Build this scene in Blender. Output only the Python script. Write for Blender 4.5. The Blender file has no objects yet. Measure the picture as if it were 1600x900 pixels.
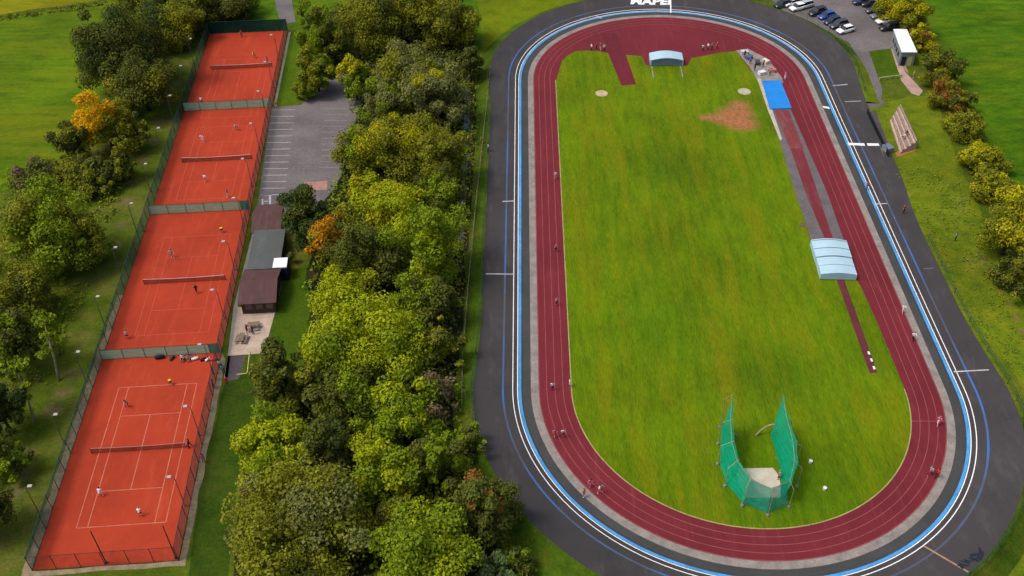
import bpy, bmesh, math, random
from mathutils import Vector, Matrix, noise as mnoise

S = bpy.context.scene
COL = S.collection
R = math.radians
rnd = random.Random(7)

# ------------------------------------------------------------------ camera, sky, sun, exposure
F_PX, PITCH, ROLL, CAM_H = 1552.376, R(41.397), R(-0.859), 103.487
fw = Vector((0, math.cos(PITCH), -math.sin(PITCH)))
_r = Vector((1, 0, 0)); _u = _r.cross(fw)
rt = _r * math.cos(ROLL) + _u * math.sin(ROLL)
up = _u * math.cos(ROLL) - _r * math.sin(ROLL)
CAM = Vector((0, 0, CAM_H))
cd = bpy.data.cameras.new('camera'); cam = bpy.data.objects.new('camera', cd); COL.objects.link(cam)
cd.sensor_width = 36; cd.lens = F_PX / 1600 * 36; cd.clip_start = 1; cd.clip_end = 6000
m = Matrix((rt, up, -fw)).transposed().to_4x4(); m.translation = CAM
cam.matrix_world = m
S.camera = cam

SUN_EL, SUN_AZ = R(60), R(-98)          # azimuth from +Y towards +X: sun high on the left
w = bpy.data.worlds.new('World'); S.world = w; w.use_nodes = True
nt = w.node_tree; sky = nt.nodes.new('ShaderNodeTexSky'); sky.sky_type = 'NISHITA'; sky.sun_disc = False
sky.sun_elevation = SUN_EL; sky.sun_rotation = SUN_AZ; sky.dust_density = 6; sky.air_density = 1.0; sky.ozone_density = 0.6
bg = nt.nodes['Background']; bg.inputs[1].default_value = 0.14; nt.links.new(sky.outputs[0], bg.inputs[0])
sl = bpy.data.lights.new('sun', 'SUN'); sl.energy = 1.5; sl.angle = R(14); sl.color = (1, .95, .86)
so = bpy.data.objects.new('sun', sl); COL.objects.link(so)
sd = Vector((math.sin(SUN_AZ) * math.cos(SUN_EL), math.cos(SUN_AZ) * math.cos(SUN_EL), math.sin(SUN_EL)))
so.rotation_euler = sd.to_track_quat('Z', 'Y').to_euler(); so.location = (0, 0, 200)
S.view_settings.view_transform = 'Standard'; S.view_settings.look = 'None'
S.view_settings.exposure = 0.17; S.view_settings.gamma = 1
S.render.filter_size = 1.9
S.render.engine = 'CYCLES'
S.cycles.max_bounces = 6; S.cycles.transparent_max_bounces = 24; S.cycles.use_denoising = True

# ------------------------------------------------------------------ helpers
def G(px, py, z=0.0):
    """ground point (plane at height z) seen at a pixel of the 1600x900 photograph"""
    d = fw + rt * ((px - 800) / F_PX) - up * ((py - 450) / F_PX)
    t = (z - CAM_H) / d.z
    return CAM + d * t
def G2(px, py, z=0.0):
    p = G(px, py, z); return (p.x, p.y)

class MB:
    def __init__(s): s.v = []; s.f = []; s.mi = []; s.cur = 0
    def add(s, vs, fs):
        o = len(s.v); s.v += [tuple(v) for v in vs]
        for f in fs: s.f.append(tuple(i + o for i in f)); s.mi.append(s.cur)
    def box(s, x0, y0, z0, x1, y1, z1, M=None):
        vs = [(x, y, z) for z in (z0, z1) for y in (y0, y1) for x in (x0, x1)]
        if M: vs = [tuple(M @ Vector(v)) for v in vs]
        s.add(vs, [(0, 2, 3, 1), (4, 5, 7, 6), (0, 1, 5, 4), (2, 6, 7, 3), (0, 4, 6, 2), (1, 3, 7, 5)])
    def prism(s, pts, z0, z1):
        n = len(pts)
        s.add([(p[0], p[1], z0) for p in pts] + [(p[0], p[1], z1) for p in pts],
              [tuple(range(n - 1, -1, -1)), tuple(range(n, 2 * n))] + [(i, (i + 1) % n, n + (i + 1) % n, n + i) for i in range(n)])
    def tube(s, p0, p1, r0, r1=None, n=8, cap=True):
        r1 = r0 if r1 is None else r1
        p0 = Vector(p0); p1 = Vector(p1); d = (p1 - p0).normalized()
        a = d.orthogonal().normalized(); b = d.cross(a)
        vs = []
        for p, r in ((p0, r0), (p1, r1)):
            for i in range(n):
                t = 2 * math.pi * i / n; vs.append(p + (a * math.cos(t) + b * math.sin(t)) * r)
        fs = [(i, (i + 1) % n, n + (i + 1) % n, n + i) for i in range(n)]
        if cap: fs += [tuple(range(n - 1, -1, -1)), tuple(range(n, 2 * n))]
        s.add(vs, fs)
    def path(s, pts, rs, n=7):
        pts = [Vector(p) for p in pts]; vs = []; fs = []
        a = None
        for i, p in enumerate(pts):
            d = (pts[min(i + 1, len(pts) - 1)] - pts[max(i - 1, 0)]).normalized()
            a = d.orthogonal().normalized() if a is None else (a - d * a.dot(d)).normalized()
            b = d.cross(a)
            for k in range(n):
                t = 2 * math.pi * k / n; vs.append(p + (a * math.cos(t) + b * math.sin(t)) * rs[i])
        for i in range(len(pts) - 1):
            for k in range(n): fs.append((i * n + k, i * n + (k + 1) % n, (i + 1) * n + (k + 1) % n, (i + 1) * n + k))
        fs += [tuple(range(n - 1, -1, -1)), tuple(range((len(pts) - 1) * n, len(pts) * n))]
        s.add(vs, fs)
    def build(s, name, mats, parent=None, smooth=False):
        me = bpy.data.meshes.new(name); me.from_pydata(s.v, [], s.f)
        if not isinstance(mats, (list, tuple)): mats = [mats]
        for x in mats: me.materials.append(x)
        if len(mats) > 1: me.polygons.foreach_set('material_index', s.mi)
        if smooth: me.polygons.foreach_set('use_smooth', [True] * len(s.f))
        me.update()
        o = bpy.data.objects.new(name, me); COL.objects.link(o)
        if parent: o.parent = parent
        return o
def tag(o, label, cat, group=None):
    o['label'] = label; o['category'] = cat
    if group: o['group'] = group
    return o
def thing(name, label, cat, loc=(0, 0, 0), rz=0, group=None):
    o = bpy.data.objects.new(name, None); COL.objects.link(o)
    o.empty_display_size = .5
    o.location = loc; o.rotation_euler = (0, 0, rz)
    return tag(o, label, cat, group)
def struct(o): o['kind'] = 'structure'; return o
def stuff(o): o['kind'] = 'stuff'; return o
def kids(o): return list(o.children)
def dup(root, loc, rz, label, group=None):
    r = root.copy(); COL.objects.link(r); r.location = loc; r.rotation_euler = (0, 0, rz); r['label'] = label
    if group: r['group'] = group
    for ch in kids(root):
        c = ch.copy(); COL.objects.link(c); c.parent = r
        for g in kids(ch):
            d = g.copy(); COL.objects.link(d); d.parent = c
    return r
def sheet(name, pts, z, mat, parent=None):
    b = MB(); b.add([(p[0], p[1], z) for p in pts], [tuple(range(len(pts)))])
    o = b.build(name, mat, parent)
    me = o.data
    if me.polygons[0].normal.z < 0: me.flip_normals()
    return o
def wobble(pts, amp, step=2.0, seed=0):
    """walk a polygon in small steps with an irregular edge"""
    out = []; n = len(pts)
    for i in range(n):
        a = Vector(pts[i]).to_2d(); b = Vector(pts[(i + 1) % n]).to_2d(); k = max(1, int((b - a).length / step))
        for j in range(k):
            p = a.lerp(b, j / k); q = Vector((p.x * .35, p.y * .35, seed * 7.3))
            out.append((p.x + amp * mnoise.noise(q), p.y + amp * mnoise.noise(q + Vector((31, 17, 5)))))
    return out

# ------------------------------------------------------------------ materials
def new_mat(name):
    M = bpy.data.materials.new(name); M.use_nodes = True
    return M, M.node_tree, M.node_tree.nodes['Principled BSDF']
def nz(nt, scale, detail=4, rough=.6, vec=None, stretch=None):
    n = nt.nodes.new('ShaderNodeTexNoise'); n.inputs['Scale'].default_value = scale
    n.inputs['Detail'].default_value = detail; n.inputs['Roughness'].default_value = rough
    g = nt.nodes.new('ShaderNodeNewGeometry'); v = g.outputs['Position']
    if stretch:
        mp = nt.nodes.new('ShaderNodeMapping'); mp.inputs['Scale'].default_value = stretch[0]; mp.inputs['Rotation'].default_value = (0, 0, stretch[1])
        nt.links.new(v, mp.inputs[0]); v = mp.outputs[0]
    nt.links.new(v, n.inputs['Vector'])
    return n.outputs['Fac']
def ramp(nt, fac, stops):
    r = nt.nodes.new('ShaderNodeValToRGB'); el = r.color_ramp.elements
    while len(el) < len(stops): el.new(.5)
    for e, (p, c) in zip(el, stops): e.position = p; e.color = (*c, 1) if len(c) == 3 else c
    nt.links.new(fac, r.inputs[0]); return r.outputs[0]
def mixc(nt, fac, a, b, mode='MIX'):
    mx = nt.nodes.new('ShaderNodeMix'); mx.data_type = 'RGBA'; mx.blend_type = mode
    if isinstance(fac, (int, float)): mx.inputs[0].default_value = fac
    else: nt.links.new(fac, mx.inputs[0])
    for s_, x in ((6, a), (7, b)):
        if isinstance(x, tuple): mx.inputs[s_].default_value = (*x, 1)
        else: nt.links.new(x, mx.inputs[s_])
    return mx.outputs[2]
def g3(x): return (x, x, x)
def mat(name, c, rough=.7, var=.18, scale=.8, metal=0, bump=0, spec=.3, fine=6):
    M, nt, p = new_mat(name)
    a = nz(nt, scale, 5); b = nz(nt, scale * fine, 3)
    k = ramp(nt, a, [(.3, g3(1 - var)), (.7, g3(1 + var))])
    k2 = ramp(nt, b, [(.3, g3(1 - var * .6)), (.7, g3(1 + var * .6))])
    col = mixc(nt, 1, mixc(nt, 1, tuple(c), k, 'MULTIPLY'), k2, 'MULTIPLY')
    nt.links.new(col, p.inputs['Base Color']); p.inputs['Roughness'].default_value = rough
    p.inputs['Metallic'].default_value = metal; p.inputs['Specular IOR Level'].default_value = spec
    if bump:
        bp = nt.nodes.new('ShaderNodeBump'); bp.inputs['Strength'].default_value = bump; nt.links.new(b, bp.inputs['Height']); nt.links.new(bp.outputs[0], p.inputs['Normal'])
    return M
def grass(name, dark, mid, light, dry=None, dry_amt=.62, stretch=None, big=.045, bump=.6, fine=.9):
    M, nt, p = new_mat(name)
    a = nz(nt, big, 5, .65); b = nz(nt, .35, 5, .7, stretch=stretch); c = nz(nt, 2.6, 4, .8, stretch=stretch)
    col = ramp(nt, b, [(.28, dark), (.5, mid), (.74, light)])
    col = mixc(nt, .75, col, ramp(nt, a, [(.32, g3(.66)), (.5, g3(1.)), (.68, g3(1.3))]), 'MULTIPLY')
    if dry:
        d = nz(nt, big * 2.3, 6, .7, stretch=stretch)
        col = mixc(nt, ramp(nt, d, [(dry_amt - .1, g3(0)), (dry_amt + .1, g3(.75))]), col, dry)
    col = mixc(nt, fine, col, ramp(nt, c, [(.25, g3(.58)), (.5, g3(1.)), (.75, g3(1.5))]), 'MULTIPLY')
    nt.links.new(col, p.inputs['Base Color']); p.inputs['Roughness'].default_value = .9; p.inputs['Specular IOR Level'].default_value = .08
    bp = nt.nodes.new('ShaderNodeBump'); bp.inputs['Strength'].default_value = bump; bp.inputs['Distance'].default_value = .12
    nt.links.new(c, bp.inputs['Height']); nt.links.new(bp.outputs[0], p.inputs['Normal'])
    return M
def layered(name, base, alt, amt, alt2, amt2, stretch, rough=.85, bump=.1, fine=12, big=.07):
    M, nt, p = new_mat(name)
    col = mixc(nt, 1, base, ramp(nt, nz(nt, big, 5, .7), [(.32, g3(.84)), (.68, g3(1.14))]), 'MULTIPLY')
    col = mixc(nt, ramp(nt, nz(nt, .5, 6, .75, stretch=stretch), [(amt, g3(0)), (amt + .16, g3(.55))]), col, alt)
    col = mixc(nt, ramp(nt, nz(nt, .22, 6, .7), [(amt2, g3(0)), (amt2 + .14, g3(.5))]), col, alt2)
    f = nz(nt, fine, 3)
    col = mixc(nt, 1, col, ramp(nt, f, [(.3, g3(.9)), (.7, g3(1.1))]), 'MULTIPLY')
    nt.links.new(col, p.inputs['Base Color']); p.inputs['Roughness'].default_value = rough; p.inputs['Specular IOR Level'].default_value = .2
    bp = nt.nodes.new('ShaderNodeBump'); bp.inputs['Strength'].default_value = bump; nt.links.new(f, bp.inputs['Height']); nt.links.new(bp.outputs[0], p.inputs['Normal'])
    return M
def leafmat(name, c1, c2):
    M, nt, p = new_mat(name)
    n = nz(nt, .45, 3, .6); g = nt.nodes.new('ShaderNodeNewGeometry')
    mm = nt.nodes.new('ShaderNodeMath'); mm.operation = 'MULTIPLY_ADD'; nt.links.new(g.outputs['Random Per Island'], mm.inputs[0]); mm.inputs[1].default_value = .55
    m2 = nt.nodes.new('ShaderNodeMath'); m2.operation = 'MULTIPLY'; m2.inputs[1].default_value = .6; nt.links.new(n, m2.inputs[0])
    nt.links.new(m2.outputs[0], mm.inputs[2])
    col = ramp(nt, mm.outputs[0], [(.2, c1), (.8, c2)])
    nt.links.new(col, p.inputs['Base Color']); p.inputs['Roughness'].default_value = .65; p.inputs['Specular IOR Level'].default_value = .12
    t = nt.nodes.new('ShaderNodeBsdfTranslucent'); nt.links.new(col, t.inputs[0])
    mx = nt.nodes.new('ShaderNodeMixShader'); mx.inputs[0].default_value = .27
    nt.links.new(p.outputs[0], mx.inputs[1]); nt.links.new(t.outputs[0], mx.inputs[2]); nt.links.new(mx.outputs[0], nt.nodes['Material Output'].inputs[0])
    return M
def netmat(name, c, opacity, rough=.8, streak=None):
    M, nt, p = new_mat(name)
    p.inputs['Roughness'].default_value = rough; p.inputs['Specular IOR Level'].default_value = .15
    n = nz(nt, 1.2, 4, stretch=streak)
    nt.links.new(mixc(nt, 1, tuple(c), ramp(nt, n, [(.3, g3(.75)), (.7, g3(1.25))]), 'MULTIPLY'), p.inputs['Base Color'])
    tl = nt.nodes.new('ShaderNodeBsdfTranslucent'); tl.inputs[0].default_value = (*[min(.9, q * 1.1) for q in c], 1)
    ma = nt.nodes.new('ShaderNodeMixShader'); ma.inputs[0].default_value = .45; nt.links.new(p.outputs[0], ma.inputs[1]); nt.links.new(tl.outputs[0], ma.inputs[2])
    t = nt.nodes.new('ShaderNodeBsdfTransparent'); mx = nt.nodes.new('ShaderNodeMixShader')
    f = ramp(nt, n, [(.3, g3(max(0, opacity - .1))), (.7, g3(min(1, opacity + .1)))])
    nt.links.new(f, mx.inputs[0]); nt.links.new(t.outputs[0], mx.inputs[1]); nt.links.new(ma.outputs[0], mx.inputs[2])
    nt.links.new(mx.outputs[0], nt.nodes['Material Output'].inputs[0])
    return M

GR_BASE = grass('rough grass ground', (.035, .058, .004), (.06, .092, .005), (.095, .12, .008), (.13, .11, .03), .60)
GR_FIELD_L = grass('left meadow grass', (.04, .085, .002), (.07, .13, .002), (.105, .155, .003), (.15, .16, .004), .58, ((.35, 1.6, 1), .15))
GR_FIELD_T = grass('far meadow grass', (.09, .115, .003), (.16, .165, .003), (.22, .2, .006), None, .6, ((.35, 1.6, 1), .1))
GR_FIELD_R = grass('right meadow grass', (.022, .072, .002), (.05, .12, .002), (.10, .16, .003), (.11, .14, .004), .6, ((.5, 1.4, 1), -.4))
GR_INF = grass('infield grass', (.055, .11, .0015), (.087, .15, .0015), (.125, .178, .002), (.155, .155, .003), .58, ((2.4, .3, 1), -.02), .05, .45, 1.0)
def lush(M, spots, col, absolute=False, amt=.75, edge=1.1):
    nt = M.node_tree; p = nt.nodes['Principled BSDF']; src = p.inputs['Base Color'].links[0].from_socket
    g = nt.nodes.new('ShaderNodeNewGeometry'); tot = None; nf = nz(nt, .12, 5, .7)
    for (x, y, r) in spots:
        d = nt.nodes.new('ShaderNodeVectorMath'); d.operation = 'DISTANCE'; nt.links.new(g.outputs['Position'], d.inputs[0]); d.inputs[1].default_value = (x, y, 0)
        k = nt.nodes.new('ShaderNodeMath'); k.operation = 'MULTIPLY_ADD'; nt.links.new(nf, k.inputs[0]); k.inputs[1].default_value = r * edge; nt.links.new(d.outputs['Value'], k.inputs[2])
        q = nt.nodes.new('ShaderNodeMapRange'); q.inputs[1].default_value = r * .7; q.inputs[2].default_value = r * 1.75; q.inputs[3].default_value = amt; q.inputs[4].default_value = 0; nt.links.new(k.outputs[0], q.inputs[0])
        if tot is None: tot = q.outputs[0]
        else:
            m_ = nt.nodes.new('ShaderNodeMath'); m_.operation = 'MAXIMUM'; nt.links.new(tot, m_.inputs[0]); nt.links.new(q.outputs[0], m_.inputs[1]); tot = m_.outputs[0]
    nt.links.new(mixc(nt, tot, src, mixc(nt, 1, ramp(nt, nz(nt, 1.4, 5, .7), [(.3, g3(.6)), (.7, g3(1.4))]) if absolute else src, col, 'MULTIPLY')), p.inputs['Base Color'])
lush(GR_INF, [(33, 77, 13), (38, 98, 9), (22, 110, 10), (54, 105, 8), (50, 170, 9), (28, 150, 8)], (.66, .80, .9))
LAWN_D = grass('shaded court lawn', (.016, .036, .003), (.027, .055, .003), (.042, .07, .004), (.06, .06, .012), .63)  # tree shade is put into this lawn's darker greens
GR_VERGE = grass('mown verge grass', (.028, .062, .003), (.045, .09, .003), (.065, .105, .004), None, .6)
GR_ROUGH_R = grass('tussocky bank grass', (.05, .09, .004), (.095, .135, .005), (.16, .165, .008), (.17, .165, .015), .66)
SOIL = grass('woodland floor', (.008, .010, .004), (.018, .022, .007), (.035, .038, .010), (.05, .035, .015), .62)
DIRT = grass('worn dirt', (.07, .06, .022), (.12, .095, .045), (.16, .125, .06), (.055, .075, .008), .55)
SHOT = layered('shale landing', (.33, .12, .055), (.20, .12, .035), .54, (.40, .16, .09), .5, ((1, 1, 1), 0), .9, .3)
SHOT_E = grass('worn grass edge', (.10, .13, .004), (.17, .13, .02), (.24, .12, .04), None)
COURT = layered('red shale court', (.335, .036, .0125), (.43, .062, .024), .52, (.24, .024, .012), .56, ((1.6, .22, 1), .06))
COURT_LINE = mat('faded court line', (.43, .135, .085), .7, .25, .6)
COURT_LINE_D = mat('dusty court line', (.41, .062, .036), .7, .2, .6)
ASPH = layered('velodrome asphalt', (.045, .042, .044), (.078, .072, .072), .52, (.026, .025, .028), .56, ((1, .25, 1), 0), .75, .12, 18)
ASPH2 = mat('dark apron asphalt', (.045, .046, .046), .8, .2, .2, bump=.12, fine=18)
TARMAC = mat('car park tarmac', (.125, .112, .114), .85, .28, .13, bump=.1, fine=15)
TARMAC_D = mat('dark path tarmac', (.065, .052, .06), .85, .25, .4, bump=.1)
PATH_L = mat('pale path', (.27, .24, .22), .85, .15, .3, bump=.1)
CONC = mat('concrete strip', (.22, .195, .18), .85, .28, .6, bump=.15)
GRAVEL = mat('gravel margin', (.21, .165, .105), .95, .35, .9, bump=.4)
PAVE = mat('patio paving', (.4, .31, .25), .85, .22, .6, bump=.1)
TRACK = layered('red running track', (.135, .0145, .022), (.19, .034, .042), .53, (.095, .011, .016), .56, ((2.2, .16, 1), 0), .8, .1, 14)
TRACK_D = mat('worn dark runway', (.10, .018, .022), .8, .2, .4, bump=.1)
TRACK_P = layered('faded pink runway', (.17, .035, .04), (.28, .12, .11), .5, (.12, .09, .09), .5, ((1.5, .3, 1), .3))
LANE = mat('faded lane line', (.25, .062, .062), .7, .25, .5)
WHITE = mat('white paint', (.78, .77, .76), .6, .06, .7)
WHITE_D = mat('worn white paint', (.42, .40, .40), .7, .25, .6)
BLUE_P = mat('light blue paint', (.05, .28, .62), .6, .25, .3)
BLUE_L, _nt, _p = new_mat('worn blue paint'); _p.inputs['Roughness'].default_value = .6
_nt.links.new(mixc(_nt, ramp(_nt, nz(_nt, .05, 4, .75), [(.42, g3(.12)), (.6, g3(1))]), (.062, .058, .066), (.03, .12, .36)), _p.inputs['Base Color'])
GREY_BL = mat('faint blue paint', (.10, .13, .17), .6, .3, .35)
DARKMK = mat('dark paint', (.012, .014, .03), .6, .2, 1)
BAYL = mat('bay line paint', (.36, .34, .36), .7, .25, .6)
GREEN_MET = mat('green painted steel', (.012, .06, .05), .5, .1, 1)
GALV = mat('galvanised steel', (.17, .17, .17), .45, .12, 2, .6)
DARK_MET = mat('dark steel', (.02, .024, .022), .5, .1, 2)
MESH = netmat('green chainlink mesh', (.03, .075, .07), .6)
WINDB = netmat('faded green windbreak', (.33, .60, .40), .96, streak=((.6, .6, 3), 0))
WINDT = netmat('fresh teal windbreak', (.008, .24, .17), .95)
WINDD = netmat('dark green windbreak', (.008, .055, .045), .97)
NETM = netmat('dark net cord', (.04, .025, .025), .6)
CAGE = netmat('green throwing net', (.006, .46, .25), .86, streak=((.5, .5, 2.5), 0))
BACKN = netmat('pale cage back net', (.03, .38, .26), .74)
ROPE = mat('tan steel post', (.3, .22, .14), .6, .2, 3)
WOOD = mat('weathered wood', (.16, .12, .08), .8, .25, 3)
PALEWOOD = mat('pale timber', (.45, .42, .2), .8, .2, 3)
BROWN_ROOF = layered('brown tile roof', (.085, .042, .04), (.12, .07, .065), .5, (.05, .03, .028), .54, ((3, .5, 1), .06), .8, .3, 6)
GREY_ROOF = layered('grey green felt roof', (.075, .088, .085), (.11, .12, .11), .5, (.045, .055, .05), .54, ((1.2, .5, 1), .06), .8, .1, 6)
BRICK_D = mat('dark brick wall', (.06, .03, .022), .85, .25, 3)
WHITE_ROOF = mat('white sheet roof', (.72, .77, .80), .5, .06, .6)
GREY_WALL = mat('grey panel wall', (.2, .22, .23), .6, .12, .8)
TAN_WALL = mat('tan wall', (.24, .2, .13), .8, .15, .8)
NAVY = mat('navy wall', (.01, .014, .04), .6, .15, 1)
GLASS = mat('dark glass', (.01, .012, .015), .08, .1, 1, spec=.8)
COVER = mat('pale blue cover sheet', (.36, .53, .62), .45, .06, .9)
COVER_D = mat('cover seam', (.12, .17, .23), .5, .1, 1)
MATBLUE = mat('blue pit cover', (.012, .20, .60), .55, .08, .5)
BENCH_P = mat('pinkish bench boards', (.27, .19, .16), .8, .25, 1.2)
BARK = mat('bark', (.06, .045, .03), .9, .3, 2, bump=.4)
BARK_P = mat('pale bark', (.30, .24, .16), .9, .3, 1.5, bump=.3)
WATER, _nt, _p = new_mat('stream water'); _p.inputs['Base Color'].default_value = (.04, .045, .05, 1); _p.inputs['Roughness'].default_value = .12
RUBBER = mat('tyre rubber', (.012, .012, .012), .8, .1, 3)
LAMPG = mat('lamp lens', (.38, .36, .35), .35, .1, 3)
YEL = mat('yellow tennis balls', (.75, .55, .03), .7, .15, 8)
REDP = mat('red fabric', (.5, .03, .03), .7, .15, 3)
DRED = mat('dark red paint', (.12, .012, .018), .6, .15, 2)
HEADL = mat('headlamp glass', (.7, .72, .75), .15, .05, 3)
TAILL = mat('tail lamp', (.3, .01, .01), .3, .1, 3)

LEAF = {k: leafmat('leaves ' + k, a, b) for k, (a, b) in {
    'bright': ((.155, .22, .005), (.39, .44, .007)),
    'mid': ((.092, .148, .007), (.23, .31, .009)),
    'olive': ((.115, .128, .010), (.25, .265, .014)),
    'dark': ((.048, .062, .010), (.125, .145, .018)),
    'evergreen': ((.022, .046, .010), (.070, .11, .02)),
    'grey': ((.115, .13, .034), (.22, .235, .06)),
    'yellow': ((.22, .23, .004), (.47, .43, .008)),
    'gold': ((.44, .25, .003), (.75, .46, .006)),
    'amber': ((.28, .13, .005), (.52, .25, .008)),
    'rust': ((.17, .08, .015), (.33, .17, .03)),
    'brown': ((.10, .075, .035), (.24, .18, .09)),
    'ivy': ((.07, .12, .03), (.19, .27, .09)),
}.items()}

# ------------------------------------------------------------------ track frame (from the photograph's oval)
TX, TY, TPH, TL, TR_ = 32.24, 138.431, -0.017, 86.536, 23.363
_ta, _tb = math.cos(TPH), math.sin(TPH)
def T2(u, v): return (TX + u * _ta - v * _tb, TY + u * _tb + v * _ta)
def sstep(x, a, b):
    t = min(1, max(0, (x - a) / (b - a))); return t * t * (3 - 2 * t)
def ringsamples(ns=26, nb=72):
    out = []; h = TL / 2
    for i in range(ns): out.append(((0, -h + TL * i / ns), (1, 0)))
    for i in range(nb): t = math.pi * i / nb; out.append(((0, h), (math.cos(t), math.sin(t))))
    for i in range(ns): out.append(((0, h - TL * i / ns), (-1, 0)))
    for i in range(nb): t = math.pi + math.pi * i / nb; out.append(((0, -h), (math.cos(t), math.sin(t))))
    return out
RING = ringsamples()
def width(c, n):
    v = c[1] + n[1] * TR_; b = sstep(abs(v), TL / 2 - 14, TL / 2 + 8)
    k = 13.1 + .9 * b
    if n[0] > -.1 and v > -8: k += 1.25 * sstep(v, -8, 12) * (1 - sstep(v, 52, 70) * .7)
    if v > TL / 2: k += 2.0 * max(0, n[0] * n[1]) * 1.6
    return k
def bank(c, n):
    v = c[1] + n[1] * TR_
    return .12 + 1.25 * sstep(abs(v), TL / 2 - 20, TL / 2 + 10)
def TP(smp, off, dz=0.0):
    c, n = smp; x, y = T2(c[0] + n[0] * (TR_ + off), c[1] + n[1] * (TR_ + off))
    W = width(c, n); z = 0
    if off > 6.6: z = bank(c, n) * ((min(off, W) - 6.6) / (W - 6.6)) ** 1.25
    return (x, y, z + dz)
def ribbon(name, o0, o1, dz, material, parent=None, rng=None, steps=1):
    b = MB(); idx = list(range(len(RING))) if rng is None else rng
    f0 = o0 if callable(o0) else (lambda s: o0); f1 = o1 if callable(o1) else (lambda s: o1)
    rows = []
    for i in idx:
        s = RING[i % len(RING)]
        rows.append([TP(s, f0(s) + (f1(s) - f0(s)) * k / steps, dz) for k in range(steps + 1)])
    vs = [p for r in rows for p in r]; w_ = steps + 1; fs = []
    n = len(rows); last = n if rng is None else n - 1
    for i in range(last):
        j = (i + 1) % n
        for k in range(steps): fs.append((i * w_ + k, i * w_ + k + 1, j * w_ + k + 1, j * w_ + k))
    b.add(vs, fs); return b.build(name, material, parent)
def near_sample(px, py):
    g = G(px, py); best = None
    for i, s in enumerate(RING):
        for off in (9,):
            p = TP(s, off); d = (p[0] - g.x) ** 2 + (p[1] - g.y) ** 2
            if best is None or d < best[0]: best = (d, i)
    return best[1]

# ------------------------------------------------------------------ ground sheets
b = MB(); N = 24; X0, X1, Y0, Y1 = -1500, 1500, -1200, 2200
for j in range(N + 1):
    for i in range(N + 1): b.v.append((X0 + (X1 - X0) * i / N, Y0 + (Y1 - Y0) * j / N, 0))
for j in range(N):
    for i in range(N): b.f.append((j * (N + 1) + i, j * (N + 1) + i + 1, (j + 1) * (N + 1) + i + 1, (j + 1) * (N + 1) + i)); b.mi.append(0)
struct(b.build('ground', GR_BASE))
P = lambda *l: [G2(*q) for q in l]
struct(sheet('left_meadow', wobble(P((-420, -60), (0, 28), (60, 20), (170, 4), (250, -60), (230, 60), (160, 150), (120, 230), (60, 270), (0, 300), (-420, 420)), 1.2, 4), .004, GR_FIELD_L))
struct(sheet('far_meadow', wobble(P((-700, -200), (420, -200), (300, -40), (170, -2), (60, 14), (0, 22), (-420, -66)), .8, 5), .004, GR_FIELD_T))
struct(sheet('far_lawn', wobble(P((300, -90), (900, -200), (1000, -60), (880, 12), (800, 52), (770, 110), (700, 90), (560, 60), (440, 38), (325, 48), (320, 20)), .5, 4), .004, GR_FIELD_R))
struct(sheet('right_meadow', wobble(P((1455, -160), (2300, -160), (2400, 900), (1760, 700), (1620, 480), (1580, 300), (1520, 190), (1470, 90), (1445, 40)), .8, 4), .004, GR_FIELD_R))
struct(sheet('far_infield_lawn', wobble(P((740, -70), (1000, -120), (1000, 20), (880, 12), (800, 55), (775, 110), (768, 170), (745, 170), (752, 60)), .4, 4), .008, grass('bright far lawn', (.07, .11, .002), (.10, .14, .002), (.14, .165, .003), None)))
struct(sheet('right_bank', wobble(P((1345, 150), (1380, 160), (1420, 150), (1460, 150), (1500, 260), (1560, 400), (1640, 560), (1760, 900), (1500, 905), (1600, 800), (1600, 690), (1480, 440), (1395, 245)), .8, 3), .004, GR_ROUGH_R))
struct(sheet('track_verge', wobble(P((752, 120), (775, 120), (772, 400), (770, 700), (850, 850), (960, 960), (800, 960), (780, 860), (735, 730), (718, 560), (738, 300)), .5, 3), .008, GR_VERGE))
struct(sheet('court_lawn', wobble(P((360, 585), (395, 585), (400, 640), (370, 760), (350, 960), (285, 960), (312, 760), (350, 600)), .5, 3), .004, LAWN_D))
struct(sheet('court_lawn', wobble(P((448, 45), (500, 40), (520, 90), (500, 130), (462, 160), (428, 165)), .5, 3), .004, grass('lawn by far court', (.04, .085, .003), (.06, .115, .003), (.085, .13, .004), None)))
struct(sheet('clubhouse_lawn', wobble(P((430, 440), (500, 400), (500, 560), (420, 560)), .5, 3), .006, GR_VERGE))
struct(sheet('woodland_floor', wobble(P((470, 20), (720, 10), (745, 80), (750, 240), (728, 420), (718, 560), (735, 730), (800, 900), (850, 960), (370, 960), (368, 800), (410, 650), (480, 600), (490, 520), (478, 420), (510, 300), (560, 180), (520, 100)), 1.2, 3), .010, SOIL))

def spots(r, *pp): return [(*G2(*q), r) for q in pp]
lush(GR_BASE, spots(1.7, (300, 70), (290, 100), (275, 130), (262, 160), (250, 190), (238, 220)) + spots(2.1, (222, 250), (210, 285), (198, 315), (190, 350), (180, 385)) + spots(2.0, (112, 585), (98, 615), (82, 640)) + spots(1.8, (45, 705), (35, 740), (20, 770)), (.13, .098, .045), True, .85, 1.6)
lush(GR_ROUGH_R, spots(1.0, (1540, 405), (1552, 428), (1563, 452), (1576, 475), (1588, 498), (1598, 518)), (.15, .10, .04), True, .75, 1.4)
# stream in its dark belt
struct(sheet('stream', wobble(P((728, 120), (735, 120), (734, 200), (728, 300), (724, 380), (717, 380), (719, 300), (724, 200)), .4, 2), .016, WATER))

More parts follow.
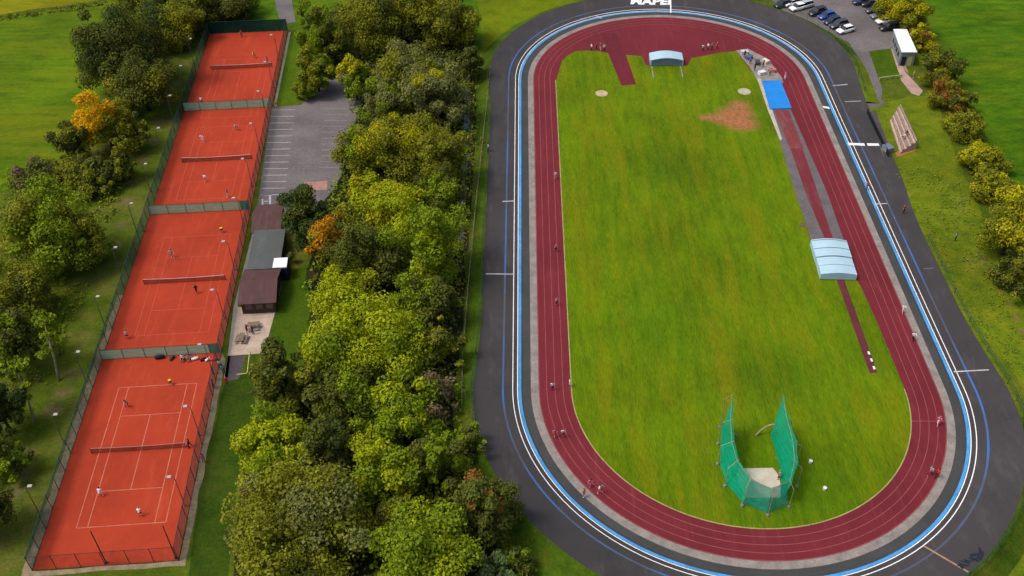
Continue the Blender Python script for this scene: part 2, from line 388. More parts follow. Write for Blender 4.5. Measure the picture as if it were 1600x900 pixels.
# courts (frame of the strip)
CX0, CY0, CPH, CSP = -54.611, 73.454, 0.0633, 34.358
_ca, _cs = math.cos(CPH), math.sin(CPH)
def C2(u, v): return (CX0 + _ca * u - _cs * v, CY0 + _cs * u + _ca * v)
def C3(u, v, z=0): return Vector((*C2(u, v), z))
VD = [-5.75, 29.7, 64.9, 99.0, 131.8]
UL, UR = -3.75, 13.55
for i in range(4):
    c = struct(sheet('tennis_court', [C2(UL, VD[i]), C2(UR, VD[i]), C2(UR, VD[i + 1]), C2(UL, VD[i + 1])], .020, COURT))
    lb = MB(); v0 = CSP * i; hw = .055 if i == 0 else .05
    if i == 3: v0 = 107.7 - 11.885
    if i == 2: v0 = 71.6 - 11.885 + 8.6
    if i == 2: v0 = 80.6 - 11.885
    def ln(u0, va, u1, vb):
        if abs(u0 - u1) < .01: pts = [C2(u0 - hw, va), C2(u0 + hw, va), C2(u0 + hw, vb), C2(u0 - hw, vb)]
        else: pts = [C2(u0, va - hw), C2(u1, va - hw), C2(u1, va + hw), C2(u0, va + hw)]
        lb.add([(p[0], p[1], .025) for p in pts], [(0, 1, 2, 3)])
    e = hw
    ln(0, v0, 0, v0 + 23.77); ln(10.97, v0, 10.97, v0 + 23.77)
    ln(1.37, v0 + e, 1.37, v0 + 23.77 - e); ln(9.6, v0 + e, 9.6, v0 + 23.77 - e)
    ln(e, v0, 10.97 - e, v0); ln(e, v0 + 23.77, 10.97 - e, v0 + 23.77)
    ln(1.37 + e, v0 + 5.485, 9.6 - e, v0 + 5.485); ln(1.37 + e, v0 + 18.285, 9.6 - e, v0 + 18.285)
    ln(5.485, v0 + 5.485 + e, 5.485, v0 + 18.285 - e)
    lb.build('court_line', COURT_LINE if i == 0 else COURT_LINE_D, c)
struct(sheet('gravel_margin', wobble([C2(UL - 1.1, -6.6), C2(UL - .05, -6.5), C2(UL - .05, 44), C2(UL - .9, 44)], .3, 1.2), .012, GRAVEL))
struct(sheet('gravel_margin', wobble([C2(UR + .05, -6.5), C2(UR + .9, -6.5), C2(UR + .9, 28), C2(UR + .05, 30)], .25, 1.2), .012, GRAVEL))
struct(sheet('gravel_margin', wobble([C2(UL - .05, -6.5), C2(UR + .05, -6.5), C2(UR + .05, -5.8), C2(UL - .05, -5.8)], .2, 1.2), .012, GRAVEL))
struct(sheet('gravel_margin', [C2(UR + .3, 100), C2(UR + .75, 100), C2(UR + .75, 131), C2(UR + .3, 131)], .012, PATH_L))

# clubhouse yard, car parks and paths
struct(sheet('patio', P((365, 480), (432, 480), (412, 552), (356, 556)), .012, PAVE))
struct(sheet('footpath', P((398, 350), (406, 350), (372, 480), (360, 555), (356, 590), (350, 590), (356, 556), (365, 480)), .014, PATH_L))
struct(sheet('footpath', P((356, 556), (384, 556), (374, 592), (350, 596)), .014, TARMAC_D))
cp = struct(sheet('car_park', P((424, 168), (470, 164), (498, 138), (524, 116), (560, 96), (580, 120), (560, 180), (548, 200), (535, 270), (520, 300), (470, 345), (398, 352)), .016, TARMAC))
lb = MB()
for k in range(14):
    y = 172 + k * 10.2; xl = 424 - (y - 172) * .125; xr = 461 - (y - 172) * .12
    a, b_ = G(xl, y), G(xr, y - .5); t = Vector((0, .075, 0))
    lb.add([(*(a - t).to_2d(), .021), (*(b_ - t).to_2d(), .021), (*(b_ + t).to_2d(), .021), (*(a + t).to_2d(), .021)], [(0, 1, 2, 3)])
lb.build('bay_line', BAYL, cp)
lb = MB()
for k in range(11):
    y = 170 + k * 9.2; xl = 508 - (y - 170) * .10; xr = 545 - (y - 170) * .17
    a, b_ = G(xl, y), G(xr, y - .5); t = Vector((0, .05, 0))
    lb.add([(*(a - t).to_2d(), .021), (*(b_ - t).to_2d(), .021), (*(b_ + t).to_2d(), .021), (*(a + t).to_2d(), .021)], [(0, 1, 2, 3)])
lb.build('bay_line', mat('dull bay line', (.24, .225, .24), .7, .25, .6), cp)
lb = MB()                                   # painted box mark in the near left bay
for (x0, y0, x1, y1) in ((410, 304, 424, 305.4), (409, 322, 421, 323.4), (420.5, 305.4, 423.4, 322), (409, 311, 411.4, 321.8), (413, 314, 418, 315.2)):
    lb.add([(*G2(x0, y0), .021), (*G2(x1, y0), .021), (*G2(x1, y1), .021), (*G2(x0, y1), .021)], [(0, 1, 2, 3)])
lb.build('painted_bay_mark', BAYL, cp)
struct(sheet('shale_patch', wobble(P((478, 284), (512, 282), (512, 296), (470, 300)), .3, 1.5), .020, mat('pink grit', (.3, .17, .13), .9, .25, .6)))
struct(sheet('lane', P((425, -30), (450, -30), (462, 34), (440, 38), (432, 15)), .012, TARMAC))
cp2 = struct(sheet('car_park', P((1150, -60), (1222, 16), (1268, 34), (1303, 56), (1326, 66), (1340, 88), (1350, 130), (1351, 158), (1376, 160), (1379, 140), (1373, 124), (1358, 80), (1390, 76), (1398, 68), (1402, 48), (1372, -20), (1360, -60)), .012, TARMAC))
struct(sheet('footpath', P((1318, 156), (1380, 156), (1380, 166), (1330, 172)), .014, TARMAC))
struct(sheet('footpath', P((1392, 76), (1400, 76), (1414, 112), (1442, 142), (1436, 150), (1424, 146), (1408, 126)), .016, mat('pink path', (.36, .24, .21), .85, .2, .6)))
struct(sheet('building_apron', P((1399, 62), (1409, 84), (1420, 116), (1414, 110), (1400, 76), (1396, 66)), .017, TAN_WALL))
struct(sheet('clubhouse_lawn', P((1358, 81), (1389, 79), (1408, 121), (1374, 125)), .020, GR_VERGE))
struct(sheet('stand_path', P((1353, 176), (1368, 172), (1392, 236), (1386, 244)), .012, TARMAC_D))

# ------------------------------------------------------------------ velodrome and running track
Wf = lambda s: width(*s)
velo = struct(ribbon('cycle_track', 5.7, Wf, .018, ASPH, steps=44))
ribbon('dark_apron', 5.7, 6.75, .023, ASPH2, velo)
ribbon('blue_band', 7.06, 7.46, .026, BLUE_P, velo, steps=2)
ribbon('white_line', 7.52, 7.64, .026, WHITE, velo)
ribbon('white_line', 8.2, 8.32, .026, WHITE, velo)
ribbon('blue_line', 9.5, 9.78, .024, BLUE_L, velo)
struct(ribbon('concrete_strip', 4.6, 5.7, .014, CONC))
# grass embankment behind the banked edge
b = MB(); n = len(RING); prof = [(0, 0), (.5, -.12), (1.6, -.55), (3.0, -1.05)]
for s in RING:
    W = width(*s); h = bank(*s); e0 = TP(s, W, .016)
    for (o, f) in prof:
        c, nn = s; x, y = T2(c[0] + nn[0] * (TR_ + W + o), c[1] + nn[1] * (TR_ + W + o))
        b.v.append((x, y, max(-.05, e0[2] * (1 + f)) if o else e0[2]))
k = len(prof)
for i in range(n):
    j = (i + 1) % n
    if RING[i][1] == (1, 0) and 3 < RING[i][0][1] < 31: continue
    for q in range(k - 1): b.f.append((i * k + q, i * k + q + 1, j * k + q + 1, j * k + q)); b.mi.append(1 if RING[i][1][0] > .98 else 0)
struct(b.build('track_embankment', [grass('embankment grass', (.025, .055, .003), (.045, .085, .004), (.075, .105, .006), (.11, .11, .012), .62), GR_ROUGH_R]))

# cross lines and lettering on the banked asphalt
def crossline(px0, py0, px1, py1, wpx, material, name='painted_line', dz=.028):
    i = near_sample((px0 + px1) / 2, (py0 + py1) / 2); s = RING[i]
    c, nn = s
    def uv(px, py):
        # refine height once so that the line sits on the banking
        z = 0
        for _ in range(4):
            g = G(px, py, z); dx, dy = g.x - TX, g.y - TY
            u = dx * _ta + dy * _tb; v = -dx * _tb + dy * _ta
            vv = max(-TL / 2, min(TL / 2, v)); d = math.hypot(u, v - vv); off = d - TR_
            smp = ((0, vv), (u / d, (v - vv) / d)); z = TP(smp, off)[2]
        return smp, off
    bm_ = MB(); K = 10
    for k in range(K):
        for t in (k / K, (k + 1) / K):
            px, py = px0 + (px1 - px0) * t, py0 + (py1 - py0) * t
            s0, off = uv(px, py); p = Vector(TP(s0, off, dz)); tg = Vector((-s0[1][1], s0[1][0], 0)); tg.rotate(Matrix.Rotation(TPH, 3, 'Z'))
            bm_.v += [tuple(p - tg * wpx / 2), tuple(p + tg * wpx / 2)]
        o = len(bm_.v) - 4; bm_.f.append((o, o + 1, o + 3, o + 2)); bm_.mi.append(0)
    return bm_.build(name, material, velo)
crossline(1325, 225, 1351, 226, .8, WHITE)
crossline(1355, 226, 1373, 226, .8, WHITE)
crossline(1351, 226, 1355, 226, .8, DARKMK, 'dark_mark', .030)
crossline(1372, 222, 1381, 244, .6, WHITE_D)
crossline(1286, 167, 1296, 169, .7, WHITE)
crossline(1490, 581, 1545, 578, .22, WHITE_D)
crossline(1366, 319, 1386, 318, .22, WHITE_D)
crossline(1443, 420, 1458, 419, .18, GREY_BL)
crossline(759, 428, 804, 428.5, .24, WHITE_D)
crossline(785, 315, 804, 314, .24, WHITE_D)
crossline(1301, 134, 1324, 132, .25, WHITE_D)
crossline(1320, 159, 1345, 158, .3, PATH_L)
crossline(1048, 20, 1048, 2, .28, WHITE)
crossline(1443, 853, 1513, 894, .22, mat('ochre paint', (.32, .2, .11), .7, .2, .6))
crossline(930, 24, 940, 29, .25, WHITE_D)
def rough_strokes():
    i0 = near_sample(1517, 876); bm_ = MB(); r = random.Random(5)
    for k in range(26):
        px = 1498 + r.random() * 36; py = 886 - (px - 1498) * .55 + r.uniform(-6, 5)
        g = G(px, py, 1.0); a = r.uniform(0, 3.1); L_, w_ = r.uniform(.25, .7), r.uniform(.08, .2)
        pts = [(-L_, -w_), (L_ * .6, -w_ * .8), (L_, w_ * .7), (-L_ * .7, w_)]
        vs = []
        for x, y in pts:
            X = g.x + x * math.cos(a) - y * math.sin(a); Y = g.y + x * math.sin(a) + y * math.cos(a)
            dx, dy = X - TX, Y - TY; u = dx * _ta + dy * _tb; v = -dx * _tb + dy * _ta
            vv = max(-TL / 2, min(TL / 2, v)); d = math.hypot(u, v - vv)
            vs.append(TP(((0, vv), (u / d, (v - vv) / d)), d - TR_, .028 + k * .001))
        bm_.add(vs, [(0, 1, 2, 3)])
    bm_.build('dark_mark', DARKMK, velo)
rough_strokes()
def lettering(txt, px0, px1, py_base, height, material):
    cu = bpy.data.curves.new('lettering', 'FONT'); cu.body = txt; cu.size = 1; cu.offset = .05; cu.shear = .18; cu.space_character = 1.04
    o = bpy.data.objects.new('tmp', cu); COL.objects.link(o)
    dg = bpy.context.evaluated_depsgraph_get(); me = bpy.data.meshes.new_from_object(o.evaluated_get(dg)); bpy.data.objects.remove(o)
    bm_ = bmesh.new(); bm_.from_mesh(me); bmesh.ops.subdivide_edges(bm_, edges=bm_.edges, cuts=1); bmesh.ops.triangulate(bm_, faces=bm_.faces)
    xs = [v.co.x for v in bm_.verts]; ys = [v.co.y for v in bm_.verts]; x0, x1, y1 = min(xs), max(xs), max(ys)
    A, B = G(px0, py_base, .6), G(px1, py_base, .6)
    for v in bm_.verts:
        f = (v.co.x - x0) / (x1 - x0); g = A.lerp(B, f)
        Y = g.y + v.co.y / y1 * height; X = g.x
        dx, dy = X - TX, Y - TY; u = dx * _ta + dy * _tb; vq = -dx * _tb + dy * _ta
        vv = max(-TL / 2, min(TL / 2, vq)); d = math.hypot(u, vq - vv)
        v.co = TP(((0, vv), (u / d, (vq - vv) / d)), d - TR_, .03)
    bm_.to_mesh(me); bm_.free(); me.materials.clear(); me.materials.append(material)
    o = bpy.data.objects.new('painted_lettering', me); COL.objects.link(o); o.parent = velo
lettering('MAPEI', 985, 1051, 6.2, 2.35, WHITE)

# red track: full oval, then the grass infield on top
ring_pts = [TP(s, 4.6)[:2] for s in RING]
trk = struct(sheet('running_track', ring_pts, .012, TRACK))
for off in (1.15, 2.3, 3.45): ribbon('lane_line', off - .045, off + .045, .017, LANE, trk)
ribbon('lane_line', 4.46, 4.55, .017, LANE, trk)
crossline(1423, 658, 1477, 658, .12, LANE, 'lane_line', .020)

h = TL / 2
inf = []
def tpt(u, v): inf.append(T2(u, v))
for k in range(8): tpt(-TR_, 42 - k * (42 + h) / 8)
for k in range(61): t = math.pi + math.pi * k / 60; tpt(TR_ * math.cos(t), -h + TR_ * math.sin(t))
for px in ((1400, 575), (1373, 510), (1347, 452), (1338, 436), (1284, 437), (1268, 382), (1256, 340), (1242, 300), (1217, 217), (1200, 173), (1183, 123), (1150, 80), (1128, 82), (1080, 91), (1075, 102), (1009, 102), (1003, 88), (978, 86), (994, 132), (971, 134), (950, 83), (930, 79), (900, 80), (888, 86), (878, 96), (873, 112)): inf.append(G2(*px))
struct(sheet('infield_grass', inf, .020, GR_INF))
b = MB(); seq = [T2(-TR_, 42 - k * (42 + h) / 8) for k in range(9)]
ribbon('infield_kerb', -.1, .06, .034, mat('pale kerb', (.30, .27, .10), .8, .25, .6), trk, rng=list(range(98 + 0, 98 + 26 + 72 + 1)))
struct(sheet('runway', P((938, 52), (964, 52), (993, 131), (972, 133)), .026, layered('dark red runway', (.115, .0135, .022), (.16, .03, .04), .54, (.085, .01, .016), .56, ((1.8, .2, 1), -.3))))
struct(sheet('runway', P((1307, 437), (1319, 437), (1371, 582), (1359, 584)), .026, TRACK_D))
struct(sheet('concrete_apron', P((1150, 79), (1168, 76), (1200, 92), (1222, 122), (1224, 130), (1186, 130), (1172, 106)), .026, CONC))
struct(sheet('runway_margin', P((1183, 123), (1190, 128), (1236, 172), (1292, 300), (1318, 374), (1268, 378), (1256, 340), (1242, 300), (1217, 217), (1200, 173)), .022, mat('grey runway margin', (.11, .10, .105), .85, .2, .4)))
struct(sheet('runway', P((1209, 172), (1232, 172), (1256, 232), (1234, 232)), .028, TRACK_P))
struct(sheet('runway', P((1235, 232), (1254, 232), (1274, 290), (1302, 374), (1289, 374), (1258, 300)), .028, layered('worn red runway', (.14, .02, .028), (.2, .075, .075), .5, (.09, .05, .05), .54, ((1.8, .2, 1), .3))))
struct(sheet('pit_kerb', P((1183, 123), (1188, 122), (1206, 170), (1222, 217), (1219, 220), (1213, 205), (1200, 173)), .030, mat('pale pit kerb', (.4, .36, .3), .8, .2, .6)))
lush(GR_INF, [(*G2(*q), r) for q, r in (((1155, 166), 2.2), ((1160, 178), 2.6), ((1159, 192), 3.0), ((1145, 188), 2.9), ((1140, 177), 2.5), ((1126, 185), 2.1), ((1112, 184), 1.5), ((1100, 184), 1.0))], (.31, .118, .058), True, .95, .8)
def disc(name, px, py, r, material, z=.027):
    c = G(px, py); return struct(sheet(name, [(c.x + r * math.cos(t * math.pi / 12), c.y + r * math.sin(t * math.pi / 12)) for t in range(24)], z, material))
disc('throwing_circle', 940, 146, 1.25, mat('tan circle', (.42, .33, .2), .8, .25, 1.2))
disc('throwing_circle', 1163, 143, 1.3, mat('grey circle', (.36, .36, .26), .8, .25, 1.2))
disc('worn_spot', 1256, 352, .8, DIRT)

# take-off board and marks at the runway's near end
for k, (x, y) in enumerate(((1356, 552), (1360, 563), (1364, 575))):
    g = G(x, y); b = MB(); b.box(0, -.3, 0, .28, .3, .06, Matrix.Translation((g.x, g.y, .026)) @ Matrix.Rotation(-.02, 4, 'Z'))
    tag(b.build('takeoff_board', WHITE), ('white take-off board farthest from the runway end', 'white take-off board in the middle of the three', 'white take-off board at the near end of the narrow runway')[k], 'board', 'take-off boards on the narrow runway')

# ------------------------------------------------------------------ tennis fences, nets, lights
def fence_run(name, label, pts, hgt, mesh_m, post_m, step, group=None, rail_m=None, thick=.045):
    a = Vector(pts[0]); e = Vector(pts[1]); d = e - a; L_ = d.length; d.normalize()
    t = thing(name, label, 'fence', (a.x, a.y, 0), math.atan2(d.y, d.x), group)
    b = MB(); b.add([(0, 0, .04), (L_, 0, .04), (L_, 0, hgt), (0, 0, hgt)], [(0, 1, 2, 3)]); b.build('mesh_panel', mesh_m, t)
    n = max(1, round(L_ / step))
    b = MB(); b.tube((0, 0, 0), (0, 0, hgt + .06), thick, n=6); p0 = None
    for i in range(n + 1):
        if p0 is None: p0 = b.build('post', post_m, t); o = p0
        else: o = p0.copy(); COL.objects.link(o); o.parent = t
        o.location = (L_ * i / n, 0, 0)
    b = MB(); b.tube((0, 0, hgt), (L_, 0, hgt), thick * .7, n=6); b.build('top_rail', rail_m or post_m, t)
    b = MB(); b.tube((0, 0, .06), (L_, 0, .06), thick * .6, n=6); b.build('bottom_rail', post_m, t)
    return t
FG = 'fences round the tennis courts'
fence_run('court_fence', 'long green chainlink fence along the left side of the red courts', (C2(UL, VD[0]), C2(UL, VD[4])), 2.8, MESH, DARK_MET, 3, FG, GREEN_MET)
fence_run('court_fence', 'long dark chainlink fence between the red courts and the car park', (C2(UR, VD[0]), C2(UR, VD[4])), 2.8, MESH, DARK_MET, 3, FG)
fence_run('court_fence', 'see-through chainlink fence across the near end of the nearest court', (C2(UL, VD[0]), C2(UR, VD[0])), 2.8, netmat('thin chainlink', (.03, .04, .035), .17), DARK_MET, 3, FG)
fence_run('court_fence', 'solid dark green screened fence across the far end of the courts', (C2(UL, VD[4]), C2(UR, VD[4])), 2.8, WINDD, GREEN_MET, 3, FG)
for i, nm in ((1, 'faded green windbreak between the nearest court and the second court'), (2, 'faded green windbreak between the second and third courts'), (3, 'faded green windbreak in front of the farthest court')):
    t = fence_run('windbreak_fence', nm, (C2(UL + .08, VD[i]), C2(UR - 1.6, VD[i])), 1.9, WINDB, DARK_MET, 3, 'windbreak dividers between courts')
    b = MB(); L_ = UR - UL - 1.68; b.add([(L_ + .05, 0, .04), (L_ + 1.55, 0, .04), (L_ + 1.55, 0, 2.0), (L_ + .05, 0, 2.0)], [(0, 1, 2, 3)])
    o = b.build('gate_panel', WINDT if i < 3 else WINDB, t)
    if i < 3: o['label'] = 'fresh teal end panel'
NB0 = mat('dull net band', (.38, .2, .18), .7, .1, 1); NB1 = mat('pale net band', (.56, .42, .4), .7, .1, 1)
NETV = [11.885, 11.885 + CSP, 80.6, 107.7 + 11.885 - 11.885]
NETV = [11.885, 11.885 + CSP, 80.6, 115.3]
ORD = ['nearest court', 'second court from the front', 'third court from the front', 'farthest court']
for i, v in enumerate(NETV):
    c = C3(-.914, v, .02); t = thing('tennis_net', 'low tennis net with pale band across the ' + ORD[i], 'net', c, CPH, 'nets on the four tennis courts')
    W = 12.8; b = MB(); K = 16
    hz = lambda x: .915 + .155 * (2 * x / W - 1) ** 2
    for k in range(K):
        xa, xb = W * k / K, W * (k + 1) / K
        b.add([(xa, 0, .03), (xb, 0, .03), (xb, 0, hz(xb) - .06), (xa, 0, hz(xa) - .06)], [(0, 1, 2, 3)])
    b.build('net_cord', NETM, t)
    b = MB()
    for k in range(K):
        xa, xb = W * k / K, W * (k + 1) / K; hh = .07
        vs = [(xa, -.03, hz(xa) - hh), (xb, -.03, hz(xb) - hh), (xb, .03, hz(xb) - hh), (xa, .03, hz(xa) - hh), (xa, -.03, hz(xa) + .02), (xb, -.03, hz(xb) + .02), (xb, .03, hz(xb) + .02), (xa, .03, hz(xa) + .02)]
        b.add(vs, [(0, 3, 2, 1), (4, 5, 6, 7), (0, 1, 5, 4), (2, 3, 7, 6)])
    b.build('net_band', NB0 if i == 0 else NB1, t)
    for x in (0, W):
        b = MB(); b.tube((x, 0, 0), (x, 0, 1.1), .05, n=8); b.build('post', GREEN_MET, t)

def floodlight():
    t = thing('floodlight_pole', '-', 'floodlight', group='floodlights beside the tennis courts')
    b = MB(); b.path([(0, 0, 0), (0, 0, 3), (0, 0, 5.7)], [.075, .06, .05], 8); b.build('pole', GALV, t)
    b = MB(); b.tube((0, 0, 5.7), (.45, 0, 5.95), .04, n=6); b.build('arm', GALV, t)
    b = MB()
    for k in range(10):
        pass
    b.box(.36, -.2, 5.9, .86, .2, 6.02); hd = b.build('lamp_head', LAMPG, t)
    b = MB(); b.box(.40, -.16, 5.868, .82, .16, 5.9); b.build('lens', LAMPG, hd)
    b = MB(); b.tube((0, 0, 0), (0, 0, .2), .14, n=10); b.build('base', GALV, t)
    return t
fl = floodlight()
PL = ['beside the near end of the nearest court', 'level with the far half of the nearest court', 'by the divider of the two nearest courts', 'by the near half of the second court', 'by the far half of the second court',
      'by the near end of the third court', 'by the middle of the third court', 'by the far end of the third court', 'by the near end of the farthest court', 'by the middle of the farthest court', 'by the far end of the farthest court']
first = True
for side in (0, 1):
    for i in range(11):
        v = 2.3 + 11.58 * i; u = (-5.0, 13.25)[side] if side == 0 else 12.95
        lab = ('pale floodlight %s, outside the left fence' if side == 0 else 'slim floodlight %s, at the right fence') % PL[i]
        c = C3(u, v, 0 if side == 0 else .02)
        if first: fl.location = c; fl.rotation_euler = (0, 0, CPH); fl['label'] = lab; first = False
        else: dup(fl, c, CPH + (0 if side == 0 else math.pi), lab)
for k, u in enumerate((4.9, 13.2)):
    c = C3(u, VD[0] + .35, .02); b = MB(); b.path([(0, 0, 0), (0, 0, 6.6)], [.075, .06], 8)
    t = thing('pole', ('dark pole standing at the middle of the near court fence', 'dark pole standing in the right corner of the near court fence')[k], 'pole', c)
    b.build('shaft', DARK_MET, t); b = MB(); b.tube((0, 0, 0), (0, 0, .25), .17, n=8); b.build('base', DARK_MET, t)

# ------------------------------------------------------------------ clubhouse by the courts
def CI(px, py, z=0):
    g = G(px, py, z); dx, dy = g.x - CX0, g.y - CY0
    return (dx * _ca + dy * _cs, -dx * _cs + dy * _ca)
u0, v0 = CI(380, 491); u1, _ = CI(432, 489)
club = thing('clubhouse', 'low clubhouse with two brown roofs and a grey flat roof between', 'building', C3(u0, v0), CPH)
Wd = u1 - u0
def gable(name, x0, y0, x1, y1, ze, zr, wallm, roofm, parent, over=.35):
    b = MB(); ym = (y0 + y1) / 2
    b.add([(x0, y0, 0), (x1, y0, 0), (x1, y1, 0), (x0, y1, 0), (x0, y0, ze), (x1, y0, ze), (x1, y1, ze), (x0, y1, ze), (x0, ym, zr - .12), (x1, ym, zr - .12)],
          [(0, 1, 5, 4), (2, 3, 7, 6), (1, 2, 6, 9, 5), (3, 0, 4, 8, 7)])
    w_ = b.build('wall', wallm, parent)
    b = MB(); k = (zr - ze) / (ym - y0); a0, a1 = x0 - over, x1 + over; ya, yb = y0 - over, y1 + over; zz = ze - over * k
    for (q0, q1) in ((ya, ym), (yb, ym)):
        vs = [(a0, q0, zz), (a1, q0, zz), (a1, q1, zr), (a0, q1, zr)]
        vs += [(x, y, z + .14) for x, y, z in vs]
        b.add(vs, [(0, 1, 2, 3), (4, 5, 6, 7), (0, 1, 5, 4), (1, 2, 6, 5), (2, 3, 7, 6), (3, 0, 4, 7)])
    r = b.build('roof', roofm, parent); return w_, r
gable('', 0, 0, Wd, 7.6, 2.3, 3.5, BRICK_D, BROWN_ROOF, club)
u2, v2 = CI(398, 388); gable('', u2 - u0, v2 - v0 + 1.5, u2 - u0 + 4.2, v2 - v0 + 8.6, 2.3, 3.4, BRICK_D, BROWN_ROOF, club)
b = MB(); b.box(.25, 7.4, 0, Wd - .1, v2 - v0 + 1.6, 2.45); b.build('wall', BRICK_D, club)
b = MB(); b.box(.05, 7.5, 2.45, Wd + .1, v2 - v0 + 1.45, 2.62); b.build('flat_roof', GREY_ROOF, club)
for k in range(3):
    b = MB(); x = .6 + k * 1.6; b.box(x, -.05, .95, x + 1.0, .02, 1.9); fr = b.build('window', WOOD, club)
    b = MB(); b.box(x + .08, -.065, 1.03, x + .92, -.05, 1.82); b.build('pane', GLASS, fr)
b = MB(); b.box(Wd - .03, 2.6, 0, Wd + .05, 3.6, 2.0); dr = b.build('door', NAVY, club)
b = MB(); b.box(Wd + .05, 2.7, .95, Wd + .1, 2.78, 1.1); b.build('handle', GALV, dr)
k0 = G(441, 437); kio = thing('kiosk', 'small kiosk with a bright white roof and dark blue walls beside the clubhouse', 'kiosk', k0, CPH)
b = MB(); b.box(-1.15, -.2, 0, 1.15, 2.5, 2.5); b.build('wall', NAVY, kio)
b = MB(); b.box(-1.1, -.1, 2.5, 1.1, 2.3, 2.66); b.build('roof', WHITE_ROOF, kio)
b = MB(); b.box(-.5, -.26, 1.0, .6, -.2, 1.9); b.build('hatch', GLASS, kio)
b = MB(); b.box(-.45, -5.0, .018, -.05, -.3, .05, Matrix.Translation(k0) @ Matrix.Rotation(CPH, 4, 'Z')); struct(b.build('footpath', PATH_L))
def picnic(px, py, label, rz):
    g = G(px, py); t = thing('picnic_table', label, 'table', (g.x, g.y, .014), rz, 'tables on the patio')
    b = MB(); b.box(-.9, -.38, .70, .9, .38, .75); b.build('tabletop', WOOD, t)
    for s in (-1, 1):
        b = MB(); b.box(-.9, s * .72 - .13, .42, .9, s * .72 + .13, .46); b.build('seat', WOOD, t)
        b = MB(); x = s * .65
        b.tube((x, -.72, 0), (x, -.15, .70), .04, n=6); b.tube((x, .72, 0), (x, .15, .70), .04, n=6); b.tube((x, -.75, .40), (x, .75, .40), .04, n=6); b.build('leg_frame', WOOD, t)
picnic(397, 512, 'grey picnic table on the pale patio in front of the clubhouse', .1)
picnic(378, 532, 'picnic table at the near end of the patio by the court fence', 1.5)

# low timber frame fence near the patio gate
g0, g1, g2 = G(392, 556), G(388, 590), G(372, 592)
t = thing('rail_fence', 'pale low timber rail round the small grass corner by the patio', 'fence')
for a, e in ((g0, g1), (g1, g2)):
    b = MB(); b.tube(a + Vector((0, 0, .9)), e + Vector((0, 0, .9)), .07, n=6); b.build('rail', PALEWOOD, t)
for a in (g0, g1, g2):
    b = MB(); b.tube(a, a + Vector((0, 0, .97)), .07, n=6); b.build('post', PALEWOOD, t)

# ------------------------------------------------------------------ buildings on the right
ca, cb, cc, cdn = G(1396, 46, 3.2), G(1417, 46, 3.2), G(1433, 82, 3.2), G(1409, 82, 3.2)
hb = thing('changing_block', 'narrow block with a bright white roof and grey end wall by the car park', 'building', (cdn.x, cdn.y, 0))
L0 = Vector((cdn.x, cdn.y, 0)); rel = [Vector((q.x, q.y, 0)) - L0 for q in (cdn, cc, cb, ca)]
b = MB(); ins = []
cen = sum(rel, Vector()) / 4
for q in rel: ins.append(q + (cen - q).normalized() * .25)
b.prism([(q.x, q.y) for q in ins], 0, 3.12); b.build('wall', GREY_WALL, hb)
b = MB(); b.prism([(q.x, q.y) for q in rel], 3.12, 3.3); b.build('roof', WHITE_ROOF, hb)
d = (ins[1] - ins[0]); o = -Vector((-d.y, d.x, 0)).normalized()
def wallbox(name, q0, q1, f0, f1, z0, z1, th, material, parent):
    d = q1 - q0; nrm = Vector((d.y, -d.x, 0)).normalized()
    a = q0 + d * f0; e = q0 + d * f1; b = MB()
    b.prism([(a.x, a.y), (e.x, e.y), ((e + nrm * th).x, (e + nrm * th).y), ((a + nrm * th).x, (a + nrm * th).y)], z0, z1)
    return b.build(name, material, parent)
wallbox('door', ins[0], ins[1], .12, .42, 0, 2.1, .05, NAVY, hb)
dd = wallbox('door', ins[0], ins[1], .55, .85, 0, 2.1, .05, PALEWOOD, hb); dd['label'] = 'pale yellow door'
for k in range(4): wallbox('window', ins[3], ins[0], .12 + k * .2, .24 + k * .2, 1.2, 2.1, .05, GLASS, hb)

# spectator terrace
A0, A1, A2, A3 = G(1390, 190), G(1406, 240), G(1431, 232), G(1404, 174)
ter = thing('terrace', 'small stepped spectator terrace with pinkish benches beside the finish line', 'terrace', (A1.x, A1.y, 0))
K = 4
for k in range(K):
    f0, f1 = k / K, (k + 1) / K
    q = [A1.lerp(A2, f0), A1.lerp(A2, f1), A0.lerp(A3, f1), A0.lerp(A3, f0)]
    b = MB(); b.prism([(p.x - A1.x, p.y - A1.y) for p in q], 0, .35 + .35 * k); b.build('step', PAVE, ter)
    q = [A1.lerp(A2, f0 + .12), A1.lerp(A2, f0 + .2), A0.lerp(A3, f0 + .2), A0.lerp(A3, f0 + .12)]
    b = MB(); b.prism([(p.x - A1.x, p.y - A1.y) for p in q], .35 + .35 * k + .003, .35 + .35 * k + .4); b.build('bench', BENCH_P, ter)
struct(sheet('footpath', P((1398, 238), (1434, 228), (1429, 236), (1402, 245)), .016, SHOT))
bx = G(1386, 236); t = thing('equipment_box', 'grey green equipment box at the near end of the terrace path', 'box', bx, .4)
b = MB(); b.box(-.7, -.8, 0, .7, .8, 1.0); b.build('body', GREY_WALL, t); b = MB(); b.box(-.76, -.86, 1.0, .76, .86, 1.08); b.build('lid', COVER_D, t)
# barrier between cycle track and terrace path
a, e = G(1354, 178), G(1387, 246)
fence_run('barrier', 'dark mesh barrier between the cycle track and the terrace path', ((a.x, a.y), (e.x, e.y)), 1.2, netmat('dark barrier mesh', (.015, .022, .025), .8), DARK_MET, 2.0)
a, e = G(1373, 126), G(1409, 121)
t = thing('rail_fence', 'pale timber rail across the lawn below the white roofed block', 'fence', (a.x, a.y, 0), math.atan2((e - a).y, (e - a).x)); L_ = (e - a).length
b = MB(); b.box(0, -.06, .45, L_, .06, .7); b.build('rail', PALEWOOD, t)
for k in range(5): b = MB(); x = .08 + (L_ - .16) * k / 4; b.box(x - .06, -.05, 0, x + .06, .05, .44); b.build('post', PALEWOOD, t)

